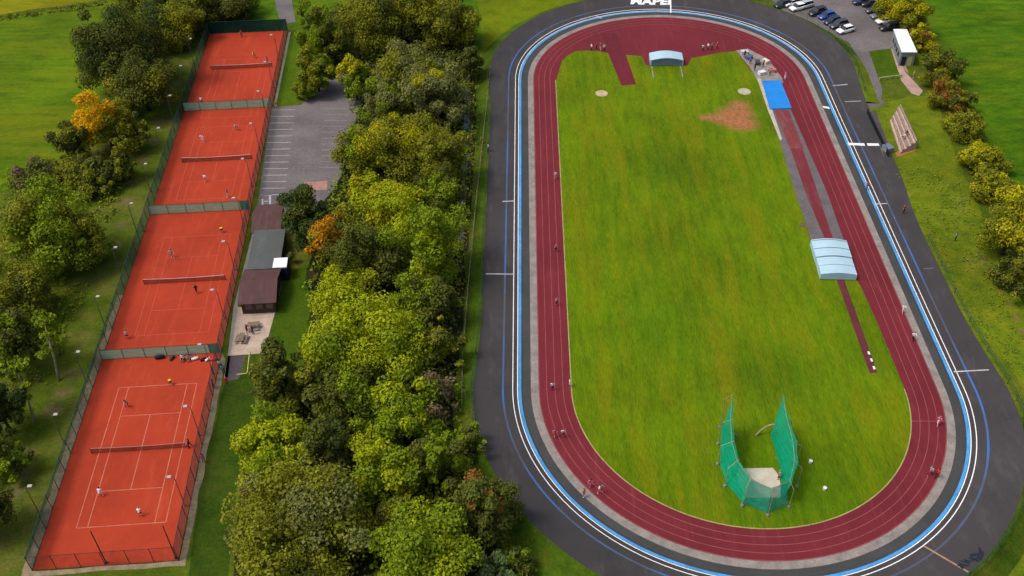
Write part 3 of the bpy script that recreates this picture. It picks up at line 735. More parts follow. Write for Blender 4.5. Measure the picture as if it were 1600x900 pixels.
# outer railings of the cycle track
def railing(label, i0, i1, extra, hgt, material):
    t = thing('track_railing', label, 'railing', group='railings round the cycle track'); pts = []
    for i in range(i0, i1 + 1):
        s = RING[i % len(RING)]; W = width(*s); p = Vector(TP(s, W)); nn = Vector((s[1][0], s[1][1], 0)); p += nn * extra; pts.append(p)
    b = MB()
    for hh in (hgt, hgt * .55): b.path([p + Vector((0, 0, hh)) for p in pts], [.035] * len(pts), 5)
    b.build('rail', material, t)
    p0 = None; n = 0
    for k in range(0, len(pts), 2):
        b = MB(); b.tube(pts[k] - Vector((0, 0, .3)), pts[k] + Vector((0, 0, hgt + .05)), .045, n=5); b.build('post', material, t)
    return t
NS, NB = 26, 72
railing('thin green railing round the near right bend of the cycle track', NS * 2 + NB + 48, NS * 2 + NB * 2 + 10, .35, 1.1, GREEN_MET)
railing('thin green railing along the left straight of the cycle track', NS + NB, NS * 2 + NB + 6, .3, 1.1, GREEN_MET)
railing('thin green railing round the far right bend of the cycle track', NS - 2, NS + 46, .3, 1.1, GREEN_MET)
pts = [G(768, 100), G(752, 245), G(740, 360), G(731, 460), G(723, 560), G(722, 640)]
t = thing('boundary_fence', 'pale post and wire fence between the dark wood and the narrow verge', 'fence')
b = MB()
for hh in (.5, 1.05): b.path([p + Vector((0, 0, hh)) for p in pts], [.045] * len(pts), 5)
b.build('rail', WOOD, t)
for i in range(len(pts) - 1):
    n = max(1, int((pts[i + 1] - pts[i]).length / 3))
    for k in range(n): q = pts[i].lerp(pts[i + 1], k / n); b = MB(); b.tube(q, q + Vector((0, 0, 1.2)), .06, n=5); b.build('post', PALEWOOD, t)
a, e = G(672, 74), G(742, 62)
t = thing('footbridge', 'dark red footbridge half hidden among the far trees', 'bridge', (a.x, a.y, 0), math.atan2((e - a).y, (e - a).x)); L_ = (e - a).length
b = MB(); b.box(0, -.9, .3, L_, .9, .5); b.build('deck', WOOD, t)
for s in (-1, 1):
    b = MB(); b.tube((0, s * .85, 1.5), (L_, s * .85, 1.5), .12, n=6); b.tube((0, s * .85, 1.0), (L_, s * .85, 1.0), .08, n=6)
    for k in range(7): x = .1 + (L_ - .2) * k / 6; b.tube((x, s * .85, .5), (x, s * .85, 1.5), .06, n=5)
    b.build('railing', DRED, t)

# ------------------------------------------------------------------ infield equipment
def vault(b, x0, x1, y0, y1, zside, ztop, n=12, ribs=0):
    """arched cover, spanning x, with thickness and end walls"""
    arc = [(x0 + (x1 - x0) * i / n, zside + (ztop - zside) * math.sin(math.pi * i / n)) for i in range(n + 1)]
    prof = [(x0, .12)] + arc + [(x1, .12)]
    k = len(prof); vs = [(x, y0, z) for x, z in prof] + [(x, y1, z) for x, z in prof]
    b.add(vs, [(i, i + 1, k + i + 1, k + i) for i in range(k - 1)] + [tuple(range(k - 1, -1, -1)), tuple(range(k, 2 * k)), (0, k, 2 * k - 1, k - 1)])
q = [G(1268, 376, 1.3), G(1322, 373, 1.3), G(1339, 428, 1.3), G(1284, 428, 1.3)]
yv = ((q[0] + q[1]) - (q[2] + q[3])) * .5; Ld = yv.length; Wc = ((q[1] - q[0]).length + (q[2] - q[3]).length) / 2
rz = math.atan2(yv.y, yv.x) - math.pi / 2; c0 = (q[2] + q[3]) / 2
pv = thing('landing_bed_cover', 'large pale blue arched cover in two sections over the landing bed', 'cover', (c0.x, c0.y, .022), rz, 'wheeled covers over the landing beds')
for k in range(2):
    b = MB(); y0 = Ld * .48 * k + (.04 if k else 0); y1 = Ld * .48 if k == 0 else Ld
    vault(b, -Wc / 2 - .06 * k, Wc / 2 + .06 * k, y0, y1, 1.15 + .05 * k, 1.5 + .06 * k); b.build('shell', COVER, pv, False)
b = MB()
for xx in range(13):
    x = -Wc / 2 + Wc * xx / 12
arc = [(-Wc / 2 + Wc * i / 12, 0, 1.2 + .37 * math.sin(math.pi * i / 12)) for i in range(13)]
b.path([(x, Ld * .48 - .02, z) for x, _, z in arc], [.09] * 13, 6); b.build('seam', COVER_D, pv)
for sx in (-1, 1):
    for k in range(3): b = MB(); y = .5 + (Ld - 1) * k / 2; b.tube((sx * (Wc / 2 - .3) - .06, y, .12), (sx * (Wc / 2 - .3) + .06, y, .12), .12, n=10); b.build('wheel', RUBBER, pv)
for yy in (.24, .72, .96):
    b = MB(); b.path([(x * 1.005, Ld * yy, z + .0 + (.055 if yy > .48 else -.055)) for x, _, z in arc], [.035] * 13, 5); b.build('strap', COVER_D, pv)
g = G(1041.5, 103); hj = thing('landing_bed_cover', 'smaller pale arched cover over the bed on the far red apron', 'cover', (g.x, g.y, .022), -.03, 'wheeled covers over the landing beds')
b = MB(); vault(b, -3.45, 3.45, 0, 3.4, 1.2, 1.75); b.build('shell', COVER, hj)
b = MB(); arc = [(-3.45 + 6.9 * i / 12, -.03, 1.2 + .55 * math.sin(math.pi * i / 12)) for i in range(13)]; b.path(arc, [.1] * 13, 6); b.build('seam', COVER_D, hj)
b = MB(); vs = [(-3.2, -.03, .2), (3.2, -.03, .2)] + [(3.2 - 6.4 * i / 12, -.03, 1.12 + .5 * math.sin(math.pi * i / 12)) for i in range(13)]; b.add(vs, [tuple(range(len(vs)))]); b.build('end_curtain', COVER_D, hj)
for k, (x0, y0, x1, y1) in enumerate(((1018, 104, 1021, 122), (1063, 104, 1067, 121))):
    a, e = G(x0, y0), G(x1, y1); d = e - a; t = thing('guide_rail', ('pale ground rail running out from the left of the far cover', 'pale ground rail running out from the right of the far cover')[k], 'rail', (a.x, a.y, .021), math.atan2(d.y, d.x), 'ground rails of the far cover')
    b = MB(); b.box(0, -.14, 0, d.length, .14, .1); b.build('rail', CONC, t); b = MB(); b.tube((d.length, 0, 0), (d.length, 0, .35), .1, n=8); b.build('stop', WHITE_D, t)
pit = [G(1191, 128), G(1219, 127), G(1236, 170), G(1203, 171)]
b = MB(); b.prism([(p.x, p.y) for p in pit][::-1], .03, .16); t = thing('pit_cover', 'bright blue sheet cover over the long jump pit', 'cover', (0, 0, 0)); b.build('sheet', MATBLUE, t)
b = MB()
for i in range(4):
    a, e = pit[i], pit[(i + 1) % 4]; b.tube((a.x, a.y, .16), (e.x, e.y, .16), .1, n=6)
b.build('hem', MATBLUE, t)

for k, (px, py, c_, lab) in enumerate(((1163, 84, (.5, .5, .52), 'pale grey equipment crate at the far end of the pale apron'), (1170, 92, (.08, .10, .2), 'dark blue equipment crate in the middle of the pale apron'), (1183, 100, (.05, .05, .07), 'black equipment crate at the left edge of the pale apron'), (1196, 98, (.55, .5, .45), 'cream equipment crate at the right edge of the pale apron'), (1206, 112, (.4, .14, .1), 'reddish equipment crate near the blue pit cover'), (1190, 116, (.6, .62, .65), 'white equipment crate beside the blue pit cover'))):
    g = G(px, py); t = thing('equipment_crate', lab, 'crate', (g.x, g.y, .027), k * .7, 'equipment crates on the pale apron'); M_ = mat('crate plastic %d' % k, c_, .6, .15, 2)
    b = MB(); b.box(-.7, -.45, 0, .7, .45, .6); b.build('body', M_, t); b = MB(); b.box(-.75, -.5, .6, .75, .5, .68); b.build('lid', M_, t)
# throwing cage
gc = G(1186, 752); cage = thing('throwing_cage', 'tall green netted throwing cage open towards the far end of the infield', 'cage', (gc.x, gc.y, .02), -.03)
poles = [(-3.75, 8.3, 7.3), (-4.1, 5.6, 5.4), (-4.3, 2.6, 4.6), (-4.0, -.4, 4.5), (-2.6, -3.2, 4.5), (0.2, -4.6, 4.4), (2.9, -3.4, 4.5), (4.2, -.4, 4.6), (4.6, 2.6, 4.8), (4.2, 5.6, 5.6), (3.75, 8.3, 7.4)]
poles = [(x * .87, y, z) for x, y, z in poles]
for k in range(len(poles) - 1):
    (xa, ya, za), (xb, yb, zb) = poles[k], poles[k + 1]; back = 4 <= k <= 5
    b = MB(); nx, nz_ = 6, 6
    for j in range(nz_ + 1):
        for i in range(nx + 1):
            f = i / nx; zt = za + (zb - za) * f; sag = math.sin(math.pi * f) * (.3 + .35 * math.sin(math.pi * j / nz_)); cx_, cy_ = xa + (xb - xa) * f, ya + (yb - ya) * f
            r = math.hypot(cx_, cy_ - 2) + 1e-6
            lean = (1.25 * (1 - j / nz_) ** 1.3 - .35) if xa < 2.5 else (.55 - 1.5 * (1 - j / nz_) ** 1.2)
            cx_ += cx_ / r * lean; cy_ += (cy_ - 2) / r * lean * .5
            b.v.append((cx_ * (1 - .07 * sag), cy_ + (2 - cy_) * .04 * sag, .08 + (zt - .25 * math.sin(math.pi * f) - .08) * j / nz_))
    for j in range(nz_):
        for i in range(nx): o = j * (nx + 1) + i; b.f.append((o, o + 1, o + nx + 2, o + nx + 1)); b.mi.append(0)
    o = b.build('net_panel', BACKN if back else CAGE, cage, True)
    if back: o['label'] = 'pale thin net at the back'
for (x, y, z) in poles:
    r = math.hypot(x, y - 2); ox, oy = x + x / r * 1.25, y + (y - 2) / r * .7
    b = MB(); b.path([(ox, oy, 0), (ox, oy, z * .8), (x - x / r * .3, y - (y - 2) / r * .15, z + .25)], [.05, .045, .04], 7); po = b.build('pole', ROPE, cage)
    b = MB(); b.tube((ox, oy, 0), (ox, oy, .25), .24, .2, n=10); b.build('foot', CONC, po)
b = MB(); b.path([(x, y, z + .05) for x, y, z in poles], [.03] * len(poles), 5); b.build('top_cable', ROPE, cage)
b = MB(); b.path([(-2.6 + .2 * i, 6.3 + .9 * math.sin(i * .35), 1.6 - .3 * i) for i in range(6)], [.12] * 6, 6); b.path([(3.2 - .4 * i, 8.0 + .05 * i - .02 * i * i, 1.8 - .05 * i * i) for i in range(7)], [.12] * 7, 6); b.build('loose_rope', mat('tan rope', (.32, .24, .12), .8, .2, 3), cage)
c = G(1186, 748); struct(sheet('throwing_circle', [(c.x + x, c.y + y) for x, y in ((-2.4, -3.0), (2.3, -3.0), (2.7, .4), (2.1, 1.7), (-2.3, 1.7), (-2.8, .4))], .026, mat('pale concrete pad', (.5, .44, .38), .8, .15, .8)))
for k, (px, py) in enumerate(((1266, 723), (1288, 765))):
    g = G(px, py); t = thing('throwing_disc', ('small white marker bucket upper of the two right of the throwing cage', 'small white marker bucket lower of the two right of the throwing cage')[k], 'bucket', (g.x, g.y, .02))
    b = MB(); b.tube((0, 0, 0), (0, 0, .42), .2, .26, 12); b.build('body', WHITE, t); b = MB(); b.path([(-.26, 0, .42), (-.15, 0, .6), (.15, 0, .6), (.26, 0, .42)], [.015] * 4, 5); b.build('handle', GALV, t)
    t.name = 'marker_bucket'

# ------------------------------------------------------------------ cars
CARP = {}
def carpaint(name, c):
    if name not in CARP:
        M, nt, p = new_mat('car paint ' + name); p.inputs['Base Color'].default_value = (*c, 1); p.inputs['Roughness'].default_value = .32; p.inputs['Coat Weight'].default_value = .5
        CARP[name] = M
    return CARP[name]
def make_car(kind, paint):
    t = thing('parked_car', '-', 'car', group='cars in the car park beside the velodrome')
    Lc, Wc_ = (4.3, 1.78) if kind == 'hatch' else (4.7, 1.85)
    # lower body: lofted sections along the length (nose at +x)
    if kind == 'hatch': prof = [(-2.1, .42, .78, .78), (-2.0, .28, .98, .86), (-1.2, .22, 1.0, .89), (0, .22, .96, .89), (.8, .22, .93, .89), (1.6, .24, .82, .86), (2.05, .30, .68, .78), (2.15, .40, .56, .66)]
    else: prof = [(-2.35, .45, .76, .76), (-2.22, .30, .95, .88), (-1.4, .22, .99, .92), (0, .22, .97, .92), (.9, .22, .96, .92), (1.7, .24, .88, .89), (2.25, .30, .74, .80), (2.35, .42, .60, .68)]
    b = MB(); rows = []
    for (x, z0, z1, hw) in prof:
        rows.append([(x, -hw * .9, z0), (x, -hw, z0 + .18), (x, -hw, z1 - .16), (x, -hw * .86, z1), (x, hw * .86, z1), (x, hw, z1 - .16), (x, hw, z0 + .18), (x, hw * .9, z0)])
    vs = [p for r in rows for p in r]; k = 8; fs = []
    for i in range(len(rows) - 1):
        for j in range(k): fs.append((i * k + j, i * k + (j + 1) % k, (i + 1) * k + (j + 1) % k, (i + 1) * k + j))
    fs += [tuple(range(k)), tuple(range((len(rows) - 1) * k + k - 1, (len(rows) - 1) * k - 1, -1))]
    b.add(vs, fs); b.build('body', paint, t, True)
    x0, x1, r0, r1, zr = (-1.95, 1.0, -1.45, .25, 1.46) if kind == 'hatch' else (-2.1, 1.0, -1.7, .35, 1.62)
    b = MB(); zb = .93
    lo = [(x0, -.78, zb), (x1, -.78, zb), (x1, .78, zb), (x0, .78, zb)]; hi = [(r0, -.62, zr - .05), (r1, -.62, zr - .05), (r1, .62, zr - .05), (r0, .62, zr - .05)]
    b.add(lo + hi, [(0, 1, 5, 4), (1, 2, 6, 5), (2, 3, 7, 6), (3, 0, 4, 7)]); b.build('window', GLASS, t)
    b = MB(); b.prism([(r0 - .05, -.6), (r1 + .05, -.6), (r1 + .14, 0), (r1 + .05, .6), (r0 - .05, .6)], zr - .05, zr); b.build('roof', paint, t)
    for s in (-1, 1):
        for x in ((-1.3, 1.32) if kind == 'hatch' else (-1.42, 1.45)):
            b = MB(); b.tube((x, s * .70, .32), (x, s * .92, .32), .32, n=14); wh = b.build('wheel', RUBBER, t)
            b = MB(); b.tube((x, s * .90, .32), (x, s * .93, .32), .19, n=10); b.build('rim', GALV, wh)
        b = MB(); xf = prof[-2][0]; b.box(xf - .02, s * .55 - .14, .56, xf + .07, s * .55 + .14, .68); b.build('headlight', HEADL, t)
        b = MB(); xr = prof[0][0]; b.box(xr - .03, s * .6 - .1, .62, xr + .05, s * .6 + .1, .76); b.build('tail_light', TAILL, t)
        b = MB(); b.box(.72, s * .9 - .1, .95, .86, s * .9 + .1, 1.07); b.build('mirror', paint, t)
    return t
PC = {'white': (.78, .79, .8), 'silver': (.4, .43, .46), 'black': (.012, .013, .016), 'charcoal': (.035, .04, .05), 'blue': (.02, .06, .30), 'navy': (.012, .018, .06), 'grey': (.14, .15, .17)}
# (px, py of the ground centre, heading in degrees, body, paint, label)
CARS = [(1222, 10, 205, 'hatch', 'black', 'black car at the far end of the row beside the track'),
        (1246, 15, 205, 'hatch', 'white', 'white hatchback fourth from the far end, nose towards the track'),
        (1256, 12, 205, 'suv', 'silver', 'pale silver car between the white hatchback and the black estate'),
        (1277, 22, 205, 'suv', 'black', 'black tall car next to the blue car in the track side row'),
        (1291, 28, 205, 'hatch', 'blue', 'bright blue car in the row beside the track'),
        (1310, 42, 205, 'suv', 'charcoal', 'dark grey large car next to the last white one'),
        (1320, 50, 205, 'hatch', 'white', 'white car at the near end of the row beside the track'),
        (1236, 8, 205, 'hatch', 'white', 'white car just behind the black car at the far end'),
        (1300, 36, 205, 'hatch', 'navy', 'navy car squeezed between the blue and dark grey cars'),
        (1347, 6, 185, 'suv', 'navy', 'navy tall car at the far end of the hedge side row'),
        (1359, 9, 185, 'hatch', 'black', 'black hatchback second from the far end by the hedge'),
        (1367, 19, 190, 'suv', 'charcoal', 'charcoal car in the middle of the hedge side row'),
        (1374, 28, 190, 'hatch', 'grey', 'grey hatchback just beyond the white car by the hedge'),
        (1382, 36, 192, 'hatch', 'white', 'white car second from the near end by the hedge'),
        (1389, 46, 192, 'suv', 'black', 'black and silver car nearest the white roofed block')]
proto = {}
for (px, py, hd, kind, pc, lab) in CARS:
    g = G(px, py); key = (kind, pc); loc = (g.x, g.y, .012)
    if key not in proto:
        t = make_car(kind, carpaint(pc, PC[pc])); t.location = loc; t.rotation_euler = (0, 0, R(hd)); t['label'] = lab; proto[key] = t
    else: dup(proto[key], loc, R(hd), lab)

# ------------------------------------------------------------------ people
PMAT = {}
def pm(c, name='cloth'):
    key = (name, c)
    if key not in PMAT: PMAT[key] = mat(name, c, .8, .08, 4)
    return PMAT[key]
SKIN = mat('skin', (.48, .27, .18), .6, .06, 5)
def skeleton(pose):
    J = dict(pel=(0, 0, .95), spi=(0, .01, 1.15), che=(0, .0, 1.36), nec=(0, .0, 1.50), hea=(0, .02, 1.61), top=(0, .01, 1.72))
    for s, k in ((-1, 'l'), (1, 'r')):
        J['sh' + k] = (s * .19, 0, 1.42); J['el' + k] = (s * .25, -.03, 1.14); J['wr' + k] = (s * .24, .08, .90); J['ha' + k] = (s * .235, .11, .82)
        J['hi' + k] = (s * .10, 0, .90); J['kn' + k] = (s * .12, .02, .50); J['an' + k] = (s * .13, -.02, .09); J['to' + k] = (s * .14, .15, .045)
    if pose == 'run':
        J.update(knr=(.11, .26, .56), anr=(.12, .05, .24), tor=(.12, .20, .17), knl=(-.11, -.04, .50), anl=(-.12, -.36, .20), tol=(-.12, -.30, .06),
                 ell=(-.25, .12, 1.16), wrl=(-.17, .32, 1.24), hal=(-.15, .38, 1.28), elr=(.25, -.20, 1.18), wrr=(.25, -.08, 1.0), har=(.24, -.02, .97),
                 che=(0, .07, 1.36), nec=(0, .11, 1.49), hea=(0, .14, 1.59), top=(0, .14, 1.70), shl=(-.19, .08, 1.41), shr=(.19, .05, 1.41), spi=(0, .04, 1.15))
        # toe of the trailing foot touches the ground
    if pose == 'ready':
        J.update(pel=(0, -.10, .84), spi=(0, -.02, 1.04), che=(0, .10, 1.22), nec=(0, .16, 1.35), hea=(0, .22, 1.45), top=(0, .23, 1.56),
                 shl=(-.19, .11, 1.28), shr=(.19, .11, 1.28), ell=(-.27, .18, 1.02), wrl=(-.12, .38, .98), hal=(-.06, .44, .99), elr=(.27, .18, 1.02), wrr=(.14, .40, .98), har=(.09, .46, 1.0),
                 hil=(-.11, -.09, .80), hir=(.11, -.09, .80), knl=(-.22, .10, .46), knr=(.22, .10, .46), anl=(-.24, -.04, .09), anr=(.24, -.04, .09), tol=(-.27, .12, .045), tor=(.27, .12, .045))
    if pose == 'swing':
        J.update(elr=(.42, .12, 1.34), wrr=(.55, .32, 1.46), har=(.58, .38, 1.50), ell=(-.36, .14, 1.22), wrl=(-.48, .30, 1.12), hal=(-.51, .35, 1.08),
                 knl=(-.2, .16, .50), anl=(-.26, .10, .09), tol=(-.28, .27, .045), knr=(.18, -.04, .49), anr=(.24, -.22, .09), tor=(.27, -.06, .045))
    if pose == 'sit':
        dz = -.47
        for k in ('pel', 'spi', 'che', 'nec', 'hea', 'top', 'shl', 'shr', 'ell', 'elr', 'hil', 'hir'): x, y, z = J[k]; J[k] = (x, y, z + dz)
        for s, k in ((-1, 'l'), (1, 'r')):
            J['kn' + k] = (s * .13, .42, .48); J['an' + k] = (s * .13, .40, .09); J['to' + k] = (s * .14, .56, .045); J['wr' + k] = (s * .18, .25, .56); J['ha' + k] = (s * .16, .33, .55)
    return J
BONES = [('pel', 'spi', 1), ('spi', 'che', 1), ('che', 'nec', 1), ('nec', 'hea', 0), ('hea', 'top', 0)]
for k in 'lr': BONES += [('che', 'sh' + k, 1), ('sh' + k, 'el' + k, 1), ('el' + k, 'wr' + k, 0), ('wr' + k, 'ha' + k, 0), ('pel', 'hi' + k, 2), ('hi' + k, 'kn' + k, 2), ('kn' + k, 'an' + k, 3), ('an' + k, 'to' + k, 4)]
RAD = dict(pel=.145, spi=.125, che=.15, nec=.06, hea=.105, top=.075, sh=.075, el=.05, wr=.034, ha=.042, hi=.10, kn=.066, an=.044, to=.04)
BODY = {}
def body_mesh(pose):
    if pose in BODY: return BODY[pose]
    J = skeleton(pose); names = list(J); idx = {n: i for i, n in enumerate(names)}
    me = bpy.data.meshes.new('skel'); me.from_pydata([J[n] for n in names], [(idx[a], idx[b_]) for a, b_, _ in BONES], [])
    o = bpy.data.objects.new('skel', me); COL.objects.link(o)
    o.modifiers.new('skin', 'SKIN'); sub = o.modifiers.new('sub', 'SUBSURF'); sub.levels = 1; sub.render_levels = 1
    sv = me.skin_vertices[0].data
    for n in names:
        r = RAD.get(n, RAD.get(n[:2])); sv[idx[n]].radius = (r, r * (.8 if n in ('che', 'spi', 'pel') else 1))
        sv[idx[n]].use_root = (n == 'pel')
    dg = bpy.context.evaluated_depsgraph_get(); out = bpy.data.meshes.new_from_object(o.evaluated_get(dg)); bpy.data.objects.remove(o)
    bm_ = bmesh.new(); bm_.from_mesh(out)
    segs = [(Vector(J[a]), Vector(J[b_]), s) for a, b_, s in BONES]
    for f in bm_.faces:
        c = f.calc_center_median(); best = (9, 0)
        for a, e, s in segs:
            d = e - a; t = max(0, min(1, (c - a).dot(d) / d.length_squared)); q = (c - a - d * t).length
            if q < best[0]: best = (q, s)
        f.material_index = best[1]; f.smooth = True
    # nose and fingers
    hd = Vector(J['hea']); nose = [bm_.verts.new(hd + Vector(v)) for v in ((-.016, .09, -.02), (.016, .09, -.02), (0, .125, -.018), (0, .092, .03))]
    for a, b_, c in ((0, 2, 3), (2, 1, 3), (0, 1, 2)): bm_.faces.new((nose[a], nose[b_], nose[c])).material_index = 0
    for k in 'lr':
        a = Vector(J['wr' + k]); e = Vector(J['ha' + k]); d = (e - a).normalized(); sd_ = d.cross(Vector((0, 1, .3))).normalized(); up_ = d.cross(sd_)
        for i in range(5):
            ang = -.5 if i == 4 else 0; base = e + sd_ * (-.028 + .019 * i if i < 4 else .03) + d * (.01 if i < 4 else -.03); ln_ = (.07, .08, .075, .06, .055)[i]
            dr = (d + sd_ * (.9 if i == 4 else 0)).normalized(); mid = base + dr * ln_ * .55; tip = mid + (dr * .8 + up_ * .5).normalized() * ln_ * .45; r = .009
            rows = []
            for p, rr in ((base, r), (mid, r), (tip, r * .6)): rows.append([bm_.verts.new(p + sd_ * rr * x + up_ * rr * y) for x, y in ((-1, -1), (1, -1), (1, 1), (-1, 1))])
            for q in range(2):
                for x in range(4): bm_.faces.new((rows[q][x], rows[q][(x + 1) % 4], rows[q + 1][(x + 1) % 4], rows[q + 1][x])).material_index = 0
            bm_.faces.new(rows[2]).material_index = 0
    zmin = min(v.co.z for v in bm_.verts)
    for v in bm_.verts: v.co.z -= zmin
    bm_.to_mesh(out); bm_.free(); out.name = 'person_body_' + pose
    for _ in range(5 - len(out.materials)): out.materials.append(SKIN)
    out.materials[0] = SKIN
    hb_ = MB(); c = Vector(J['hea']) + Vector((0, -.012, .035 - zmin)); n1, n2 = 10, 5
    for j in range(n2 + 1):
        ph = math.pi / 2 * 1.15 * j / n2
        for i in range(n1):
            th = 2 * math.pi * i / n1; dip = .05 if (j == n2 and math.sin(th) < 0) else 0
            hb_.v.append((c.x + .118 * math.sin(ph) * math.cos(th), c.y + .125 * math.sin(ph) * math.sin(th), c.z + .105 * math.cos(ph) - dip))
    for j in range(n2):
        for i in range(n1): hb_.f.append((j * n1 + i, j * n1 + (i + 1) % n1, (j + 1) * n1 + (i + 1) % n1, (j + 1) * n1 + i)); hb_.mi.append(0)
    ho = hb_.build('hair', SKIN, None, True); hm = ho.data; bpy.data.objects.remove(ho)
    BODY[pose] = (out, hm); return BODY[pose]
HAIRS = [(.02, .012, .008), (.06, .03, .015), (.14, .09, .04), (.2, .19, .18)]
WHT, BLK, NVY, BLU, RED_, GRY, PNK, ORG, CYN, YLW, GRN, KHK = (.75, .75, .76), (.012, .012, .014), (.014, .02, .09), (.05, .12, .45), (.5, .03, .03), (.25, .26, .28), (.6, .12, .22), (.55, .17, .03), (.1, .45, .55), (.65, .5, .05), (.05, .25, .08), (.3, .24, .15)
def person(px, py, pose, face, shirt, bottom, legs, label, z=.02, group=None, base=None):
    me, hm = body_mesh(pose); g = G(px, py, z)
    o = bpy.data.objects.new('person', me); COL.objects.link(o); o.location = (g.x, g.y, z); o.rotation_euler = (0, 0, R(face))
    tag(o, label, 'person', group)
    for i, c in ((1, shirt), (2, bottom), (3, legs), (4, WHT if sum(bottom) > .2 else BLK)):
        sl_ = o.material_slots[i]; sl_.link = 'OBJECT'; sl_.material = SKIN if c is None else pm(c)
    sl_ = o.material_slots[0]; sl_.link = 'OBJECT'; sl_.material = SKIN
    h = bpy.data.objects.new('hair', hm); COL.objects.link(h); h.parent = o
    h.material_slots[0].link = 'OBJECT'; h.material_slots[0].material = pm(HAIRS[rnd.randrange(4)], 'hair')
    return o
TG, RG = 'tennis players on the courts', 'athletes on the red running track'
PEOPLE = [
 (199, 635, 'ready', 180, GRY, NVY, None, 'player in grey and navy near the far left corner of the nearest court', TG),
 (297, 698, 'swing', 100, NVY, NVY, NVY, 'player in navy by the right net post of the nearest court', TG),
 (158, 775, 'ready', 0, WHT, WHT, None, 'player in white on the near left of the nearest court', TG),
 (220, 806, 'ready', 10, WHT, NVY, None, 'player in white top and navy shorts on the near baseline', TG),
 (334, 606, 'walk', 90, BLU, NVY, NVY, 'person in blue by the right fence of the nearest court', TG),
 (319, 722, 'walk', 30, PNK, PNK, BLK, 'person in bright pink by the right fence below the net', TG),
 (270, 402, 'swing', 180, GRY, GRY, GRY, 'player all in grey on the far left of the second court', TG),
 (308, 458, 'run', 40, BLK, BLK, BLK, 'player all in black just in front of the second court net', TG),
 (199, 529, 'ready', 0, GRY, BLK, None, 'player in grey and black shorts in the near left corner of the second court', TG),
 (317, 222, 'swing', 180, WHT, WHT, None, 'player all in white left of centre beyond the third court net', TG),
 (370, 203, 'ready', 190, WHT, NVY, None, 'player in white top and navy shorts at the far right of the third court', TG),
 (321, 284, 'run', 10, WHT, GRY, None, 'player in white and grey on the near half of the third court', TG),
 (356, 308, 'walk', 70, PNK, WHT, None, 'person in pink top near the right divider of the third court', TG),
 (315, 162, 'ready', 0, WHT, BLK, None, 'player in white top at the near left of the farthest court', TG),
 (418, 99, 'walk', 200, PNK, GRY, None, 'player in pink at the right net post of the farthest court', TG),
 (398, 90, 'ready', 180, YLW, BLK, None, 'player in pale yellow beyond the farthest net', TG),
 (378, 58, 'walk', 180, RED_, BLK, BLK, 'person in dark red at the far screened fence', TG),
 (345, 575, 'walk', 200, WHT, BLK, BLK, 'person in white top and black trousers at the court gate', None),
 (350, 583, 'walk', 20, CYN, BLK, BLK, 'person in pale cyan top standing in the gateway between courts and patio', None),
 (396, 522, 'walk', 160, NVY, NVY, BLK, 'person in navy standing beside the patio table', None),
 (387, 520, 'walk', 60, RED_, BLK, BLK, 'person in red left of the patio table', None),
 (355, 602, 'walk', 0, RED_, RED_, BLK, 'person in dark red on the path outside the court gate', None),
 (432, 170, 'walk', 190, PNK, WHT, None, 'person in pink walking at the corner of the left car park', None),
 (868, 279, 'run', 180, WHT, PNK, None, 'runner in white farthest up the left straight', RG),
 (869, 393, 'run', 180, PNK, BLK, BLK, 'runner in pink on the inside lane halfway down the left straight', RG),
 (870, 477, 'run', 180, GRY, BLK, None, 'runner in grey on the inside lane of the left straight', RG),
 (863, 609, 'run', 190, WHT, NVY, BLK, 'runner in white and navy in the middle lanes near the end of the left straight', RG),
 (890, 604, 'walk', 270, WHT, WHT, BLK, 'person all in white standing at the edge of the infield grass', RG),
 (880, 682, 'run', 210, WHT, BLK, None, 'runner in white top and black shorts entering the near bend', RG),
 (867, 682, 'run', 210, PNK, RED_, None, 'runner in pink beside the one in white on the near bend', RG),
 (937, 770, 'swing', 230, WHT, RED_, None, 'runner in white with arms spread on the near left bend', RG),
 (921, 760, 'run', 230, PNK, PNK, BLK, 'runner in all pink behind the one with arms spread', RG),
 (912, 776, 'walk', 230, ORG, GRY, GRY, 'person in orange by the concrete strip on the near left bend', RG),
 (1410, 489, 'run', 5, WHT, WHT, None, 'runner all in white on the right straight by the concrete strip, upper one', RG),
 (1426, 532, 'run', 5, WHT, BLK, BLK, 'runner in white top and black tights on the right straight, lower one', RG),
 (1465, 664, 'run', -10, PNK, WHT, None, 'runner in pink top crossing the lane mark at the near right bend', RG),
 (1452, 742, 'run', -40, GRY, RED_, BLK, 'runner in grey on the near right bend', RG),
 (1463, 746, 'run', -40, RED_, BLK, BLK, 'runner in red outside the grey one on the near right bend', RG),
 (1240, 722, 'walk', 90, WHT, WHT, BLK, 'person in white beside the right side of the throwing cage', None),
 (1216, 748, 'walk', 90, ORG, BLK, BLK, 'person in orange standing inside the throwing cage', None),
 (1492, 376, 'walk', 30, CYN, BLK, BLK, 'person in cyan walking on the right bank of rough grass', None),
 (1411, 333, 'walk', 200, RED_, BLK, BLK, 'person in red at the outer edge of the cycle track', None),
 (1412, 216, 'sit', 120, WHT, BLK, BLK, 'person in white seated on the terrace', None),
 (1416, 212, 'sit', 120, BLK, BLK, BLK, 'person in black seated on the terrace behind the white one', None),
 (1427, 122, 'walk', 200, YLW, KHK, KHK, 'person in pale yellow at the end of the white roofed block', None),
 (752, 224, 'walk', 90, ORG, BLK, BLK, 'person in orange at the fence by the wood', None),
 (763, 236, 'walk', 90, WHT, BLK, BLK, 'person in white at the outer edge of the cycle track near the wood', None),
 (1354, 296, 'run', 0, RED_, NVY, NVY, 'person in red on the cycle track inside the blue band', None),
]
